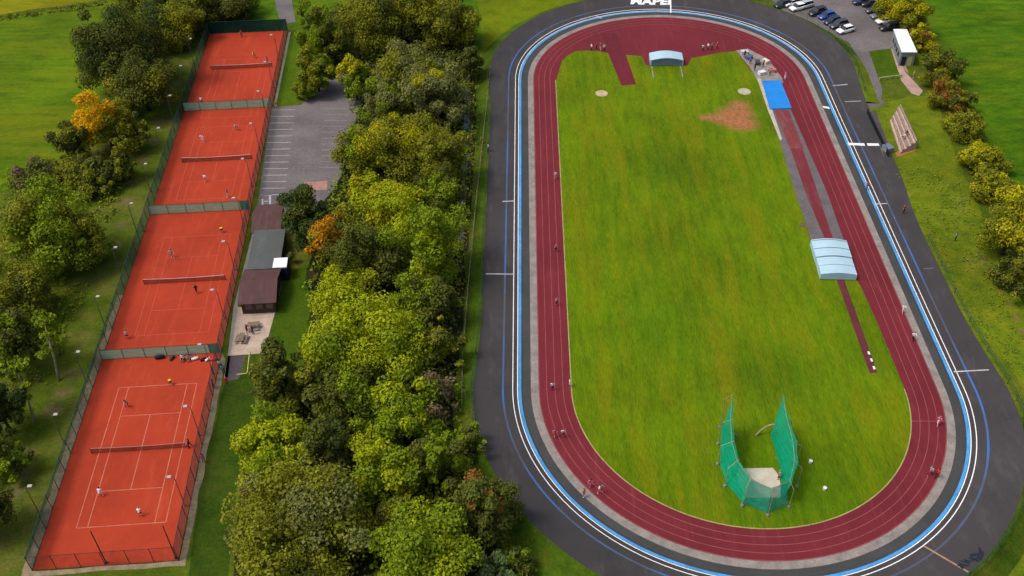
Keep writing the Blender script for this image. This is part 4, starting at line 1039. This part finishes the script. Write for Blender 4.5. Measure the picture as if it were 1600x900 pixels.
for a in ((924, 79, WHT, BLK, 'person in white at the left of the group by the red runway'), (932, 77, RED_, BLK, 'person in red in the group by the red runway'), (938, 78, PNK, WHT, 'person in pink in the group by the red runway'), (944, 80, WHT, NVY, 'person in white and navy nearest the red runway'),
          (1098, 80, WHT, BLK, 'person in white at the left of the group on the far grass edge'), (1106, 78, WHT, NVY, 'person in white and navy in the group on the far grass edge'), (1112, 78, GRY, BLK, 'person in grey in the group on the far grass edge'), (1120, 77, RED_, BLK, 'person in red at the right of the group on the far grass edge'),
          (1163, 90, NVY, BLK, 'person in navy at the far end of the pale apron'), (1172, 100, BLU, NVY, 'person in blue in the middle of the pale apron'), (1179, 110, NVY, NVY, 'person all in navy at the left edge of the pale apron'), (1192, 105, ORG, BLK, 'person in orange on the pale apron'), (1203, 118, GRY, BLK, 'person in grey beside the blue pit cover'), (1226, 124, PNK, WHT, 'person in pink on the track beside the blue pit cover')):
    PEOPLE.append((a[0], a[1], 'walk', rnd.uniform(0, 360), a[2], a[3], a[3], a[4], 'people round the far end of the infield'))
for (px, py, pose, face, sh, bo, lg, lab, grp) in PEOPLE:
    z = .02
    if pose == 'sit': z = .35 + .35 * 2 + .4 - .36
    if 'cycle track' in lab: z = .10
    o = person(px, py, 'stand' if pose == 'walk' else pose, face, sh, bo, lg, lab, z, grp)
    if pose == 'sit': pass

def hopper(px, py, label):
    g = G(px, py); t = thing('ball_hopper', label, 'ball basket', (g.x, g.y, .02), .3, 'ball baskets on the courts')
    b = MB(); b.tube((0, 0, .55), (0, 0, .85), .2, .27, 10); b.build('basket', DARK_MET, t)
    b = MB()
    for k in range(30):
        a, r = k * 2.4, .22 * math.sqrt(k / 30); b.box(-.035, -.035, -.035, .035, .035, .035, Matrix.Translation((r * math.cos(a), r * math.sin(a), .9 + .06 * (1 - r * 4))) @ Matrix.Rotation(a, 4, 'X') @ Matrix.Rotation(a * 1.7, 4, 'Y'))
    o = b.build('tennis_balls', YEL, t); o['kind'] = 'stuff'
    for k in range(4): a = k * math.pi / 2; b = MB(); b.tube((.17 * math.cos(a), .17 * math.sin(a), .6), (.3 * math.cos(a), .3 * math.sin(a), 0), .018, n=5); b.build('leg', GALV, t)
hopper(267, 601, 'basket of yellow tennis balls behind the far baseline of the nearest court')
hopper(347, 363, 'basket of yellow tennis balls at the far right of the second court')
def bag(px, py, c, label, rz, s=1):
    g = G(px, py); t = thing('sports_bag', label, 'bag', (g.x, g.y, .021), rz, 'bags and gear under the nearest divider')
    b = MB(); n = 10; rows = []
    for (x, k) in ((-.42, .55), (-.36, .9), (0, 1.05), (.36, .9), (.42, .55)):
        rows.append([(x * s, .19 * k * s * math.cos(q), (.2 + .2 * k * math.sin(q)) * s) for q in [2 * math.pi * i / n for i in range(n)]])
    b.v = [p for r in rows for p in r]
    for i in range(4):
        for j in range(n): b.f.append((i * n + j, i * n + (j + 1) % n, (i + 1) * n + (j + 1) % n, (i + 1) * n + j)); b.mi.append(0)
    b.f += [tuple(range(n)), tuple(range(4 * n, 5 * n))]; b.mi += [0, 0]
    b.build('body', pm(c), t, True); b = MB(); b.path([(-.22 * s, 0, .4 * s), (-.12 * s, 0, .56 * s), (.12 * s, 0, .56 * s), (.22 * s, 0, .4 * s)], [.02] * 4, 5); b.build('handle', pm(BLK), t)
bag(250, 560, BLK, 'large black sports bag at the left of the row under the divider', .2, 1.6)
bag(269, 561, (.05, .06, .05), 'dark green sports bag second from the left under the divider', 1.2, 1.2)
bag(318, 563, BLK, 'black sports bag between two white items under the divider', .6, 1.1)
bag(334, 563, RED_, 'red sports bag at the right end under the divider', .1, 1.3)
def bench(px, py, label):
    g = G(px, py); t = thing('court_bench', label, 'bench', (g.x, g.y, .02), CPH, 'benches under the nearest divider')
    b = MB(); b.box(-.9, -.2, .42, .9, .2, .47); b.build('seat', WOOD, t); b = MB(); b.box(-.9, .22, .55, .9, .26, .85); b.build('backrest', WOOD, t)
    for x in (-.75, .75): b = MB(); b.box(x - .03, -.18, 0, x + .03, .24, .42); b.build('leg', DARK_MET, t)
    return g
g = bench(291, 562, 'wooden bench with a seated person at the foot of the nearest divider')
for k, (dx, sh, lab) in enumerate(((-.45, WHT, 'person in white seated at the left of the bench under the divider'), (.45, PNK, 'person in pink seated at the right of the bench under the divider'))):
    me, hm = body_mesh('sit'); person(291 + dx * 11, 562.5, 'sit', 180, sh, BLK, None, lab, .08)
bag(305, 562, WHT, 'white kit bag left of the black one under the divider', .4, 1.2)
bag(325, 563, WHT, 'white kit bag beside the red bag under the divider', .9, 1.0)

# ------------------------------------------------------------------ trees
def crown_mesh(b, c, rx, rz, r, leaf, n_leaf, lobes, accents, open_=0.0, seed=0):
    """leaf sized quads spread through many clumps; b.cur is the material slot of the clump"""
    clumps = []
    for k in range(lobes):
        while True:
            d = Vector((r.gauss(0, 1), r.gauss(0, 1), r.gauss(.15, 1))).normalized()
            if d.z > -.85: break
        rad = r.uniform(.5, .86) if r.random() < .74 else (r.uniform(.1, .5) if r.random() < .6 else r.uniform(.86, 1.05))
        wob = 1 + .28 * mnoise.noise(d * 1.9 + Vector((seed * 3.1, seed, 0)))
        p = Vector((d.x * rx, d.y * rx, d.z * rz)) * rad * wob
        cr = rx * r.choice((r.uniform(.16, .26), r.uniform(.26, .42))) * (1.12 - .3 * rad)
        clumps.append((p, cr))
    tot = sum(cr ** 2 for _, cr in clumps)
    for p, cr in clumps:
        b.cur = accents(p, r); ls = leaf * r.uniform(.75, 1.4)
        for _ in range(int(n_leaf * cr ** 2 / tot)):
            d = Vector((r.gauss(0, 1), r.gauss(0, 1), r.gauss(.3, 1))).normalized()
            q = c + p + Vector((d.x, d.y, d.z * .85)) * cr * (r.random() ** .42)
            if q.z < .15: continue
            nrm = (d + Vector((r.gauss(0, .55), r.gauss(0, .55), r.gauss(.35, .55)))).normalized()
            a = nrm.orthogonal().normalized(); a.rotate(Matrix.Rotation(r.uniform(0, 6.28), 3, nrm)); e = nrm.cross(a)
            s = ls * r.uniform(.6, 1.35); a *= s; e *= s * r.uniform(.55, .9)
            o = len(b.v); b.v += [tuple(q - a), tuple(q - e * .9 + nrm * s * .12), tuple(q + a), tuple(q + e * .9 + nrm * s * .12)]
            b.f.append((o, o + 1, o + 2, o + 3)); b.mi.append(b.cur)
    return clumps
TN = [0]
def tree(px, py, rxp, ryp, kinds, label, name='tree', acc=None, lobes=None, trunk=None, leaf=.195, dens=1.0, group=None, clear=None, bark=None):
    TN[0] += 1; r = random.Random(100 + TN[0]); 
    g = G(px, py, 5); D = (g - CAM).length; rx = rxp * D / F_PX; rym = ryp * D / F_PX
    el = math.asin(min(.95, (CAM_H - 5) / D)); se, ce = math.sin(el), math.cos(el)
    rz = math.sqrt(max(rym ** 2 - (rx * se) ** 2, (.5 * rx) ** 2)) / ce; rz = min(rz, 1.5 * rx)
    hc = rz * (.66 if name in ('bush', 'shrub') else .84) + (.2 if clear is None else clear)
    g = G(px, py, hc)
    t = thing(name, label, 'bush' if name in ('bush', 'shrub') else 'tree', (g.x, g.y, 0), 0, group)
    c = Vector((0, 0, hc)); b = MB()
    A = acc or (lambda p, r: 1 if (len(kinds) > 1 and r.random() < .3) else 0)
    accf = lambda p, r: A(Vector((p.x / rx, p.y / rx, p.z / rz)), r)
    nl = lobes or max(14, int(24 + 5.2 * rx)); 
    cl = crown_mesh(b, c, rx, rz, r, leaf, int(dens * 430 * rx * max(rx, rz) * .55 * (.3 / leaf) ** 1.4 + 400), nl, accf, seed=TN[0])
    cr = b.build('crown', [LEAF[k] for k in kinds], t)
    bk = bark or BARK
    b = MB(); tr = max(.12, .045 * rx + .05); top = hc + rz * .35; lean = Vector((r.uniform(-.06, .06), r.uniform(-.06, .06), 1))
    pts = [Vector((0, 0, -.05)), lean * hc * .4, lean * hc * .8, lean * top]
    b.path(pts, [tr * 1.35, tr, tr * .75, tr * .25], 8)
    for k in range(min(9, len(cl))):
        p, q = cl[k]; st = lean * (hc * r.uniform(.35, .85)); en = c + p * .85
        b.path([st, st.lerp(en, .5) + Vector((0, 0, .2)), en], [tr * .45, tr * .3, tr * .1], 5)
    b.build('trunk', bk, t, True)
    return t
left_acc = lambda th: (lambda p, r: 1 if p.x < th + r.uniform(-.25, .25) else 0)
top_acc = lambda th: (lambda p, r: 1 if p.z > th + r.uniform(-.25, .25) else 0)
GB = 'trees of the belt between courts and velodrome'; GL = 'trees along the left edge'; GH = 'trees of the right hand hedge'
T_ = [
 # belt, far to near
 (585, 28, 62, 48, ['olive', 'dark'], 'broad dark olive tree at the top of the belt, beyond the yellow narrow tree', 'tree', None, GB),
 (640, 18, 45, 45, ['dark', 'olive'], 'dark tree at the top edge left of the footbridge', 'tree', None, GB),
 (695, 30, 50, 48, ['olive', 'dark'], 'dark olive tree at the top edge next to the far lawn', 'tree', None, GB),
 (497, 48, 34, 50, ['mid', 'dark'], 'pointed mid green tree right of the far court corner', 'tree', None, GB),
 (494, 112, 32, 46, ['olive', 'mid'], 'low olive bush at the far corner of the left car park', 'bush', None, GB),
 (474, 140, 18, 20, ['mid', 'olive'], 'small green bush at the near end of the far court lawn', 'bush', None, GB),
 (524, 70, 26, 40, ['dark', 'olive'], 'dark tree squeezed behind the pointed mid green one', 'tree', None, GB),
 (545, 85, 22, 20, ['dark'], 'small dark bush behind the yellow narrow tree', 'bush', None, GB),
 (554, 122, 28, 44, ['mid', 'yellow'], 'narrow yellow topped tree at the car park entrance', 'tree', top_acc(.25), GB),
 (605, 160, 42, 45, ['grey', 'mid'], 'grey green tree right of the yellow narrow tree', 'tree', None, GB),
 (650, 130, 62, 55, ['grey', 'olive'], 'large grey green tree below the red footbridge', 'tree', None, GB),
 (680, 150, 45, 55, ['grey', 'yellow'], 'grey green tree with a yellow patch near its top', 'tree', lambda p, r: 1 if (p.z > .45 and p.x < .25 and r.random() < .8) else 0, GB),
 (735, 100, 22, 34, ['dark'], 'small dark tree by the verge at the far bend', 'tree', None, GB),
 (625, 235, 70, 56, ['olive', 'yellow'], 'large olive tree with golden top right of the car park', 'tree', lambda p, r: 1 if (p.z > .35 and r.random() < .45) else 0, GB),
 (558, 240, 42, 38, ['olive', 'mid'], 'olive tree overhanging the right bays of the car park', 'tree', None, GB),
 (685, 245, 45, 55, ['olive', 'dark'], 'dull olive tree between the golden topped tree and the stream', 'tree', None, GB),
 (572, 300, 40, 28, ['bright', 'yellow'], 'yellow green tree top below the golden topped tree', 'tree', None, GB),
 (473, 344, 42, 54, ['evergreen', 'dark'], 'dark evergreen beside the clubhouse end of the car park', 'tree', None, GB),
 (690, 300, 38, 40, ['mid', 'dark'], 'mid green tree by the stream behind the tall bright crown', 'tree', None, GB),
 (612, 325, 55, 42, ['bright', 'yellow'], 'bright yellow green crown above the dark olive tree', 'tree', None, GB),
 (518, 376, 48, 52, ['olive', 'amber'], 'tree with an orange upper left side beside the clubhouse', 'tree', lambda p, r: 1 if (p.x < .35 and p.z > -.3 and r.random() < .85) else 0, GB),
 (572, 408, 62, 60, ['dark', 'olive'], 'dark olive tree right of the orange one', 'tree', None, GB),
 (660, 385, 66, 72, ['mid', 'bright'], 'tall mid green tree with bright leaves next to the dark stream belt', 'tree', None, GB),
 (670, 470, 50, 50, ['dark', 'mid'], 'shaded dark tree below the tall mid green one', 'tree', None, GB),
 (536, 458, 57, 42, ['bright'], 'round bright green tree on the clubhouse lawn', 'tree', None, GB),
 (612, 500, 40, 35, ['dark'], 'dark tree in the gap above the biggest bright crown', 'tree', None, GB),  # dark leaf colour fills in the shade between crowns
 (690, 540, 36, 40, ['olive', 'dark'], 'dull olive tree beside the boundary fence', 'tree', None, GB),
 (572, 545, 95, 72, ['bright', 'mid'], 'biggest bright yellow green tree in the middle of the belt', 'tree', None, GB),
 (438, 592, 50, 58, ['dark', 'olive'], 'smooth dark olive round tree right of the patio', 'tree', None, GB),
 (540, 630, 58, 58, ['dark', 'mid'], 'shaded dark tree below the biggest bright crown', 'tree', None, GB),  # dark leaves stand in for shade under the bright crown
 (676, 622, 42, 44, ['brown'], 'bare brown shrub beside the verge', 'shrub', None, GB),
 (625, 650, 66, 55, ['mid', 'bright'], 'mid green tree left of the bare brown shrub', 'tree', None, GB),
 (428, 700, 66, 54, ['bright', 'mid'], 'loose bright green tree at the left edge of the belt', 'tree', None, GB),
 (505, 700, 50, 52, ['dark', 'evergreen'], 'dark shaded tree between two bright ones', 'tree', None, GB),  # dark leaf tones fill the shaded gap here
 (400, 765, 34, 30, ['brown', 'dark'], 'small brown bush at the left edge of the belt by the lawn', 'bush', None, GB),
 (690, 715, 45, 55, ['mid', 'dark'], 'mid green tree above the very dark thicket', 'tree', None, GB),
 (590, 745, 66, 48, ['mid', 'bright'], 'yellow green tree in front of the mid green one', 'tree', None, GB),
 (470, 830, 112, 82, ['olive', 'grey'], 'biggest olive tree at the bottom of the belt', 'tree', None, GB),
 (610, 812, 45, 36, ['olive', 'dark'], 'small shaded olive tree between the two lowest crowns', 'tree', None, GB),
 (754, 790, 57, 78, ['dark', 'rust'], 'very dark thicket tree beside the near left bend', 'tree', lambda p, r: 1 if r.random() < .12 else 0, GB),
 (735, 695, 27, 34, ['dark', 'mid'], 'dark bush above the very dark thicket by the verge', 'bush', None, GB),
 (660, 868, 92, 56, ['mid', 'bright'], 'mid green tree at the bottom edge of the belt', 'tree', None, GB),
 (775, 896, 36, 24, ['ivy'], 'pale leaved bush at the bottom edge by the cycle track', 'bush', None, GB),
 (812, 880, 28, 26, ['dark', 'mid'], 'small dark bush on the bank of the near left bend', 'bush', None, GB),
 # left side
 (192, 75, 66, 68, ['dark', 'evergreen'], 'large dark green tree at the edge of the left meadow', 'tree', None, GL),
 (222, 135, 52, 46, ['dark', 'olive'], 'dark olive tree in front of the large dark one', 'tree', None, GL),
 (250, 45, 48, 36, ['olive', 'yellow'], 'olive and yellow tree behind the large dark one', 'tree', None, GL),
 (300, 18, 40, 32, ['olive', 'dark'], 'olive tree at the top edge above the far court corner', 'tree', None, GL),
 (352, 6, 48, 22, ['dark'], 'dark tree at the top edge beyond the screened fence', 'tree', None, GL),
 (230, -18, 60, 24, ['olive', 'yellow'], 'yellowish tree cut by the top edge of the photo', 'tree', None, GL),
 (164, 191, 41, 51, ['olive', 'gold'], 'tree with bright orange left side by the left meadow', 'tree', lambda p, r: 1 if p.x - .35 * p.z < .12 + r.uniform(-.25, .25) else 0, GL),
 (208, 205, 24, 42, ['olive', 'dark'], 'olive tree just right of the orange one', 'tree', None, GL),
 (186, 262, 24, 24, ['dark', 'olive'], 'dark tree with a pale trunk in front of the orange one', 'tree', None, GL),
 (112, 228, 28, 34, ['dark', 'olive'], 'dark tree left of the orange one', 'tree', None, GL),
 (62, 278, 42, 24, ['dark', 'brown'], 'low dark bush at the left meadow corner', 'bush', None, GL),
 (108, 272, 38, 24, ['olive', 'dark'], 'low olive bush between two dark bushes', 'bush', None, GL),
 (148, 280, 36, 28, ['dark', 'olive'], 'round dark bush nearest the dirt path', 'bush', None, GL),
 (72, 362, 72, 68, ['mid', 'olive'], 'big round mid green tree at the left edge', 'tree', None, GL),
 (135, 385, 32, 40, ['olive', 'mid'], 'loose olive sapling right of the big round tree', 'tree', None, GL),
 (35, 455, 46, 48, ['olive', 'dark'], 'olive tree below the big round tree at the left edge', 'tree', None, GL),
 (15, 530, 45, 55, ['dark', 'mid'], 'dark green tree at the left edge above the thin trunks', 'tree', None, GL),
 (0, 640, 36, 60, ['dark', 'evergreen'], 'dark tree cut by the left edge', 'tree', None, GL),
 (8, 715, 32, 40, ['mid', 'dark'], 'mid green bush cut by the left edge lower down', 'bush', None, GL),
 (-30, 800, 40, 50, ['dark'], 'dark tree mostly beyond the lower left edge', 'tree', None, GL),
 # right hedge
 (1395, 8, 28, 24, ['yellow', 'olive'], 'yellow green tree beside the hedge side cars', 'tree', None, GH),
 (1425, 22, 28, 34, ['olive', 'yellow'], 'tall olive tree behind the white roofed block', 'tree', None, GH),
 (1442, 60, 18, 24, ['yellow', 'rust'], 'small golden bush right of the white roof', 'bush', None, GH),
 (1467, 108, 34, 30, ['dark', 'olive'], 'dark round tree below the white roofed block', 'tree', None, GH),
 (1478, 150, 28, 24, ['rust', 'olive'], 'rusty brown bush below the dark round tree', 'bush', None, GH),
 (1503, 160, 22, 24, ['olive', 'dark'], 'dull olive bush next to the right meadow', 'bush', None, GH),
 (1505, 198, 32, 26, ['olive', 'yellow'], 'yellow olive bush in the middle of the hedge', 'bush', None, GH),
 (1538, 246, 34, 26, ['olive', 'yellow'], 'golden bush in the lower half of the hedge', 'bush', lambda p, r: 1 if (p.z > 0 and r.random() < .6) else 0, GH),
 (1546, 292, 32, 26, ['olive', 'yellow'], 'olive bush just above the big golden tree', 'bush', None, GH),
 (1582, 355, 52, 54, ['olive', 'yellow'], 'big golden tree at the right edge', 'tree', lambda p, r: 1 if (p.z > -.1 and r.random() < .5) else 0, GH),
 (1590, 430, 36, 28, ['dark', 'olive'], 'dark bush under the big golden tree', 'bush', None, GH),
 (1622, 430, 40, 50, ['olive', 'dark'], 'olive tree mostly beyond the right edge', 'tree', None, GH),
]
for (px, py, rx_, ry_, kinds, lab, nm, acc, grp) in T_:
    tree(px, py, rx_, ry_, kinds, lab, nm, acc, group=grp, dens=.55 if kinds[0] == 'brown' and nm == 'shrub' else 1.0)

def sapling(b0, tpx, label, kinds, seed, h):
    g = G(*b0); r = random.Random(seed); t = thing('sapling', label, 'tree', (g.x, g.y, 0), 0, GL)
    tp = G(*tpx, h) - Vector((g.x, g.y, 0)); b = MB(); pts = [Vector((0, 0, -.05)), tp * .35 + Vector((.15, 0, 0)), tp * .7, tp]
    b.path(pts, [.2, .16, .12, .05], 8); br = []
    for k in range(9):
        st = pts[2].lerp(pts[3], k / 9) if k > 2 else pts[1].lerp(pts[2], .4 + .2 * k); en = st + Vector((r.uniform(-1.8, 1.8), r.uniform(-1.6, 1.6), r.uniform(.3, 1.8)))
        b.path([st, en], [.07, .02], 5); br.append(en)
    b.build('trunk', BARK_P, t, True); b = MB()
    for e in br + [tp]: crown_mesh(b, e, 1.1, .8, r, .26, 160, 7, lambda p, r: 0, seed=seed)
    b.build('crown', LEAF[kinds], t)
sapling((92, 595), (67, 495), 'thin leaning pale trunk with sparse leaves, upper of two near the left fence', 'mid', 41, 9)
sapling((54, 660), (22, 565), 'thin leaning pale trunk with sparse leaves, lower of two near the left fence', 'mid', 42, 8.5)
sapling((198, 275), (193, 232), 'slim pale trunked tree beside the dirt path near the orange one', 'olive', 43, 6.5)

# ------------------------------------------------------------------ undergrowth and tussocks (uncountable)
def inside(p, poly):
    c = False; n = len(poly)
    for i in range(n):
        a, b_ = poly[i], poly[(i + 1) % n]
        if (a[1] > p[1]) != (b_[1] > p[1]) and p[0] < (b_[0] - a[0]) * (p[1] - a[1]) / (b_[1] - a[1]) + a[0]: c = not c
    return c
def scatter(name, polys, per_m2, hmin, hmax, leaf, kinds, seed, nl=9, patchy=.0, upz=.4):
    r = random.Random(seed); b = MB()
    for poly in polys:
        q = P(*poly); x0, x1 = min(p[0] for p in q), max(p[0] for p in q); y0, y1 = min(p[1] for p in q), max(p[1] for p in q)
        for _ in range(int((x1 - x0) * (y1 - y0) * per_m2)):
            p = (r.uniform(x0, x1), r.uniform(y0, y1))
            if not inside(p, q): continue
            nv = mnoise.noise(Vector((p[0] * .16, p[1] * .16, seed)))
            if nv < patchy - .5 + r.uniform(-.2, .2): continue
            h = r.uniform(hmin, hmax) * (1 + .8 * nv); w_ = h * r.uniform(.6, 1.1); b.cur = min(len(kinds) - 1, max(0, int((nv + .5 + r.uniform(-.25, .25)) * len(kinds))))
            for _k in range(nl):
                d = Vector((r.gauss(0, 1), r.gauss(0, 1), abs(r.gauss(0, 1)))).normalized(); c = Vector((p[0], p[1], .05)) + Vector((d.x * w_, d.y * w_, d.z * h))
                nrm = (d + Vector((r.gauss(0, .5), r.gauss(0, .5), upz))).normalized(); a = nrm.orthogonal().normalized(); a.rotate(Matrix.Rotation(r.uniform(0, 6.28), 3, nrm)); e = nrm.cross(a); s = leaf * r.uniform(.6, 1.3)
                a *= s; e *= s * .7; o = len(b.v); b.v += [tuple(c - a), tuple(c - e), tuple(c + a), tuple(c + e)]; b.f.append((o, o + 1, o + 2, o + 3)); b.mi.append(b.cur)
    return stuff(b.build(name, [LEAF[k] for k in kinds], None))
belt = [(480, 30), (720, 20), (740, 90), (740, 240), (720, 420), (712, 560), (732, 730), (800, 880), (830, 940), (375, 940), (375, 810), (420, 660), (485, 600), (495, 540), (480, 430), (520, 300), (560, 190), (530, 100)]
o = scatter('undergrowth', [belt], 1.1, .6, 1.7, .27, ['dark', 'mid', 'dark'], 11); o['label'] = 'dark undergrowth beneath the belt of trees'; o['category'] = 'undergrowth'
left_bank = [(20, 260), (180, 230), (215, 250), (190, 300), (170, 380), (140, 450), (110, 520), (70, 620), (40, 700), (0, 760), (-60, 760), (-60, 330)]
o = scatter('undergrowth', [left_bank], .8, .25, .8, .2, ['dark', 'mid', 'olive'], 12, patchy=.35); o['label'] = 'patchy low undergrowth along the left edge'; o['category'] = 'undergrowth'
bank_r = [(1395, 262), (1430, 262), (1500, 270), (1545, 400), (1600, 520), (1680, 700), (1610, 690), (1490, 445), (1440, 345)]
o = scatter('rough_grass', [bank_r], 1.1, .1, .35, .13, ['mid', 'olive', 'mid', 'grey'], 13, 7, .25, 1.6); o['label'] = 'rough tussocky grass on the right bank'; o['category'] = 'grass'
hedge_r = [(1440, 40), (1460, 60), (1490, 120), (1530, 200), (1565, 270), (1610, 400), (1580, 400), (1540, 300), (1500, 220), (1460, 140), (1430, 60)]
o = scatter('undergrowth', [hedge_r], .9, .5, 1.3, .22, ['dark', 'olive', 'rust'], 14, 10); o['label'] = 'dull undergrowth below the right hedge'; o['category'] = 'undergrowth'
ditch = [(-300, 70), (0, 25), (60, 18), (170, 1), (175, 7), (60, 25), (0, 33), (-300, 80)]
o = scatter('undergrowth', [ditch], 1.4, .3, .8, .22, ['dark', 'olive'], 15, 8); o['label'] = 'thin dark hedge line between the two left meadows'; o['category'] = 'undergrowth'
nettles = [(738, 130), (748, 130), (742, 260), (733, 360), (722, 480), (712, 480), (722, 300)]
o = scatter('undergrowth', [nettles], 1.0, .4, 1.0, .2, ['dark', 'brown', 'olive'], 16, 8, .3); o['label'] = 'dark brambles between stream and boundary fence'; o['category'] = 'undergrowth'
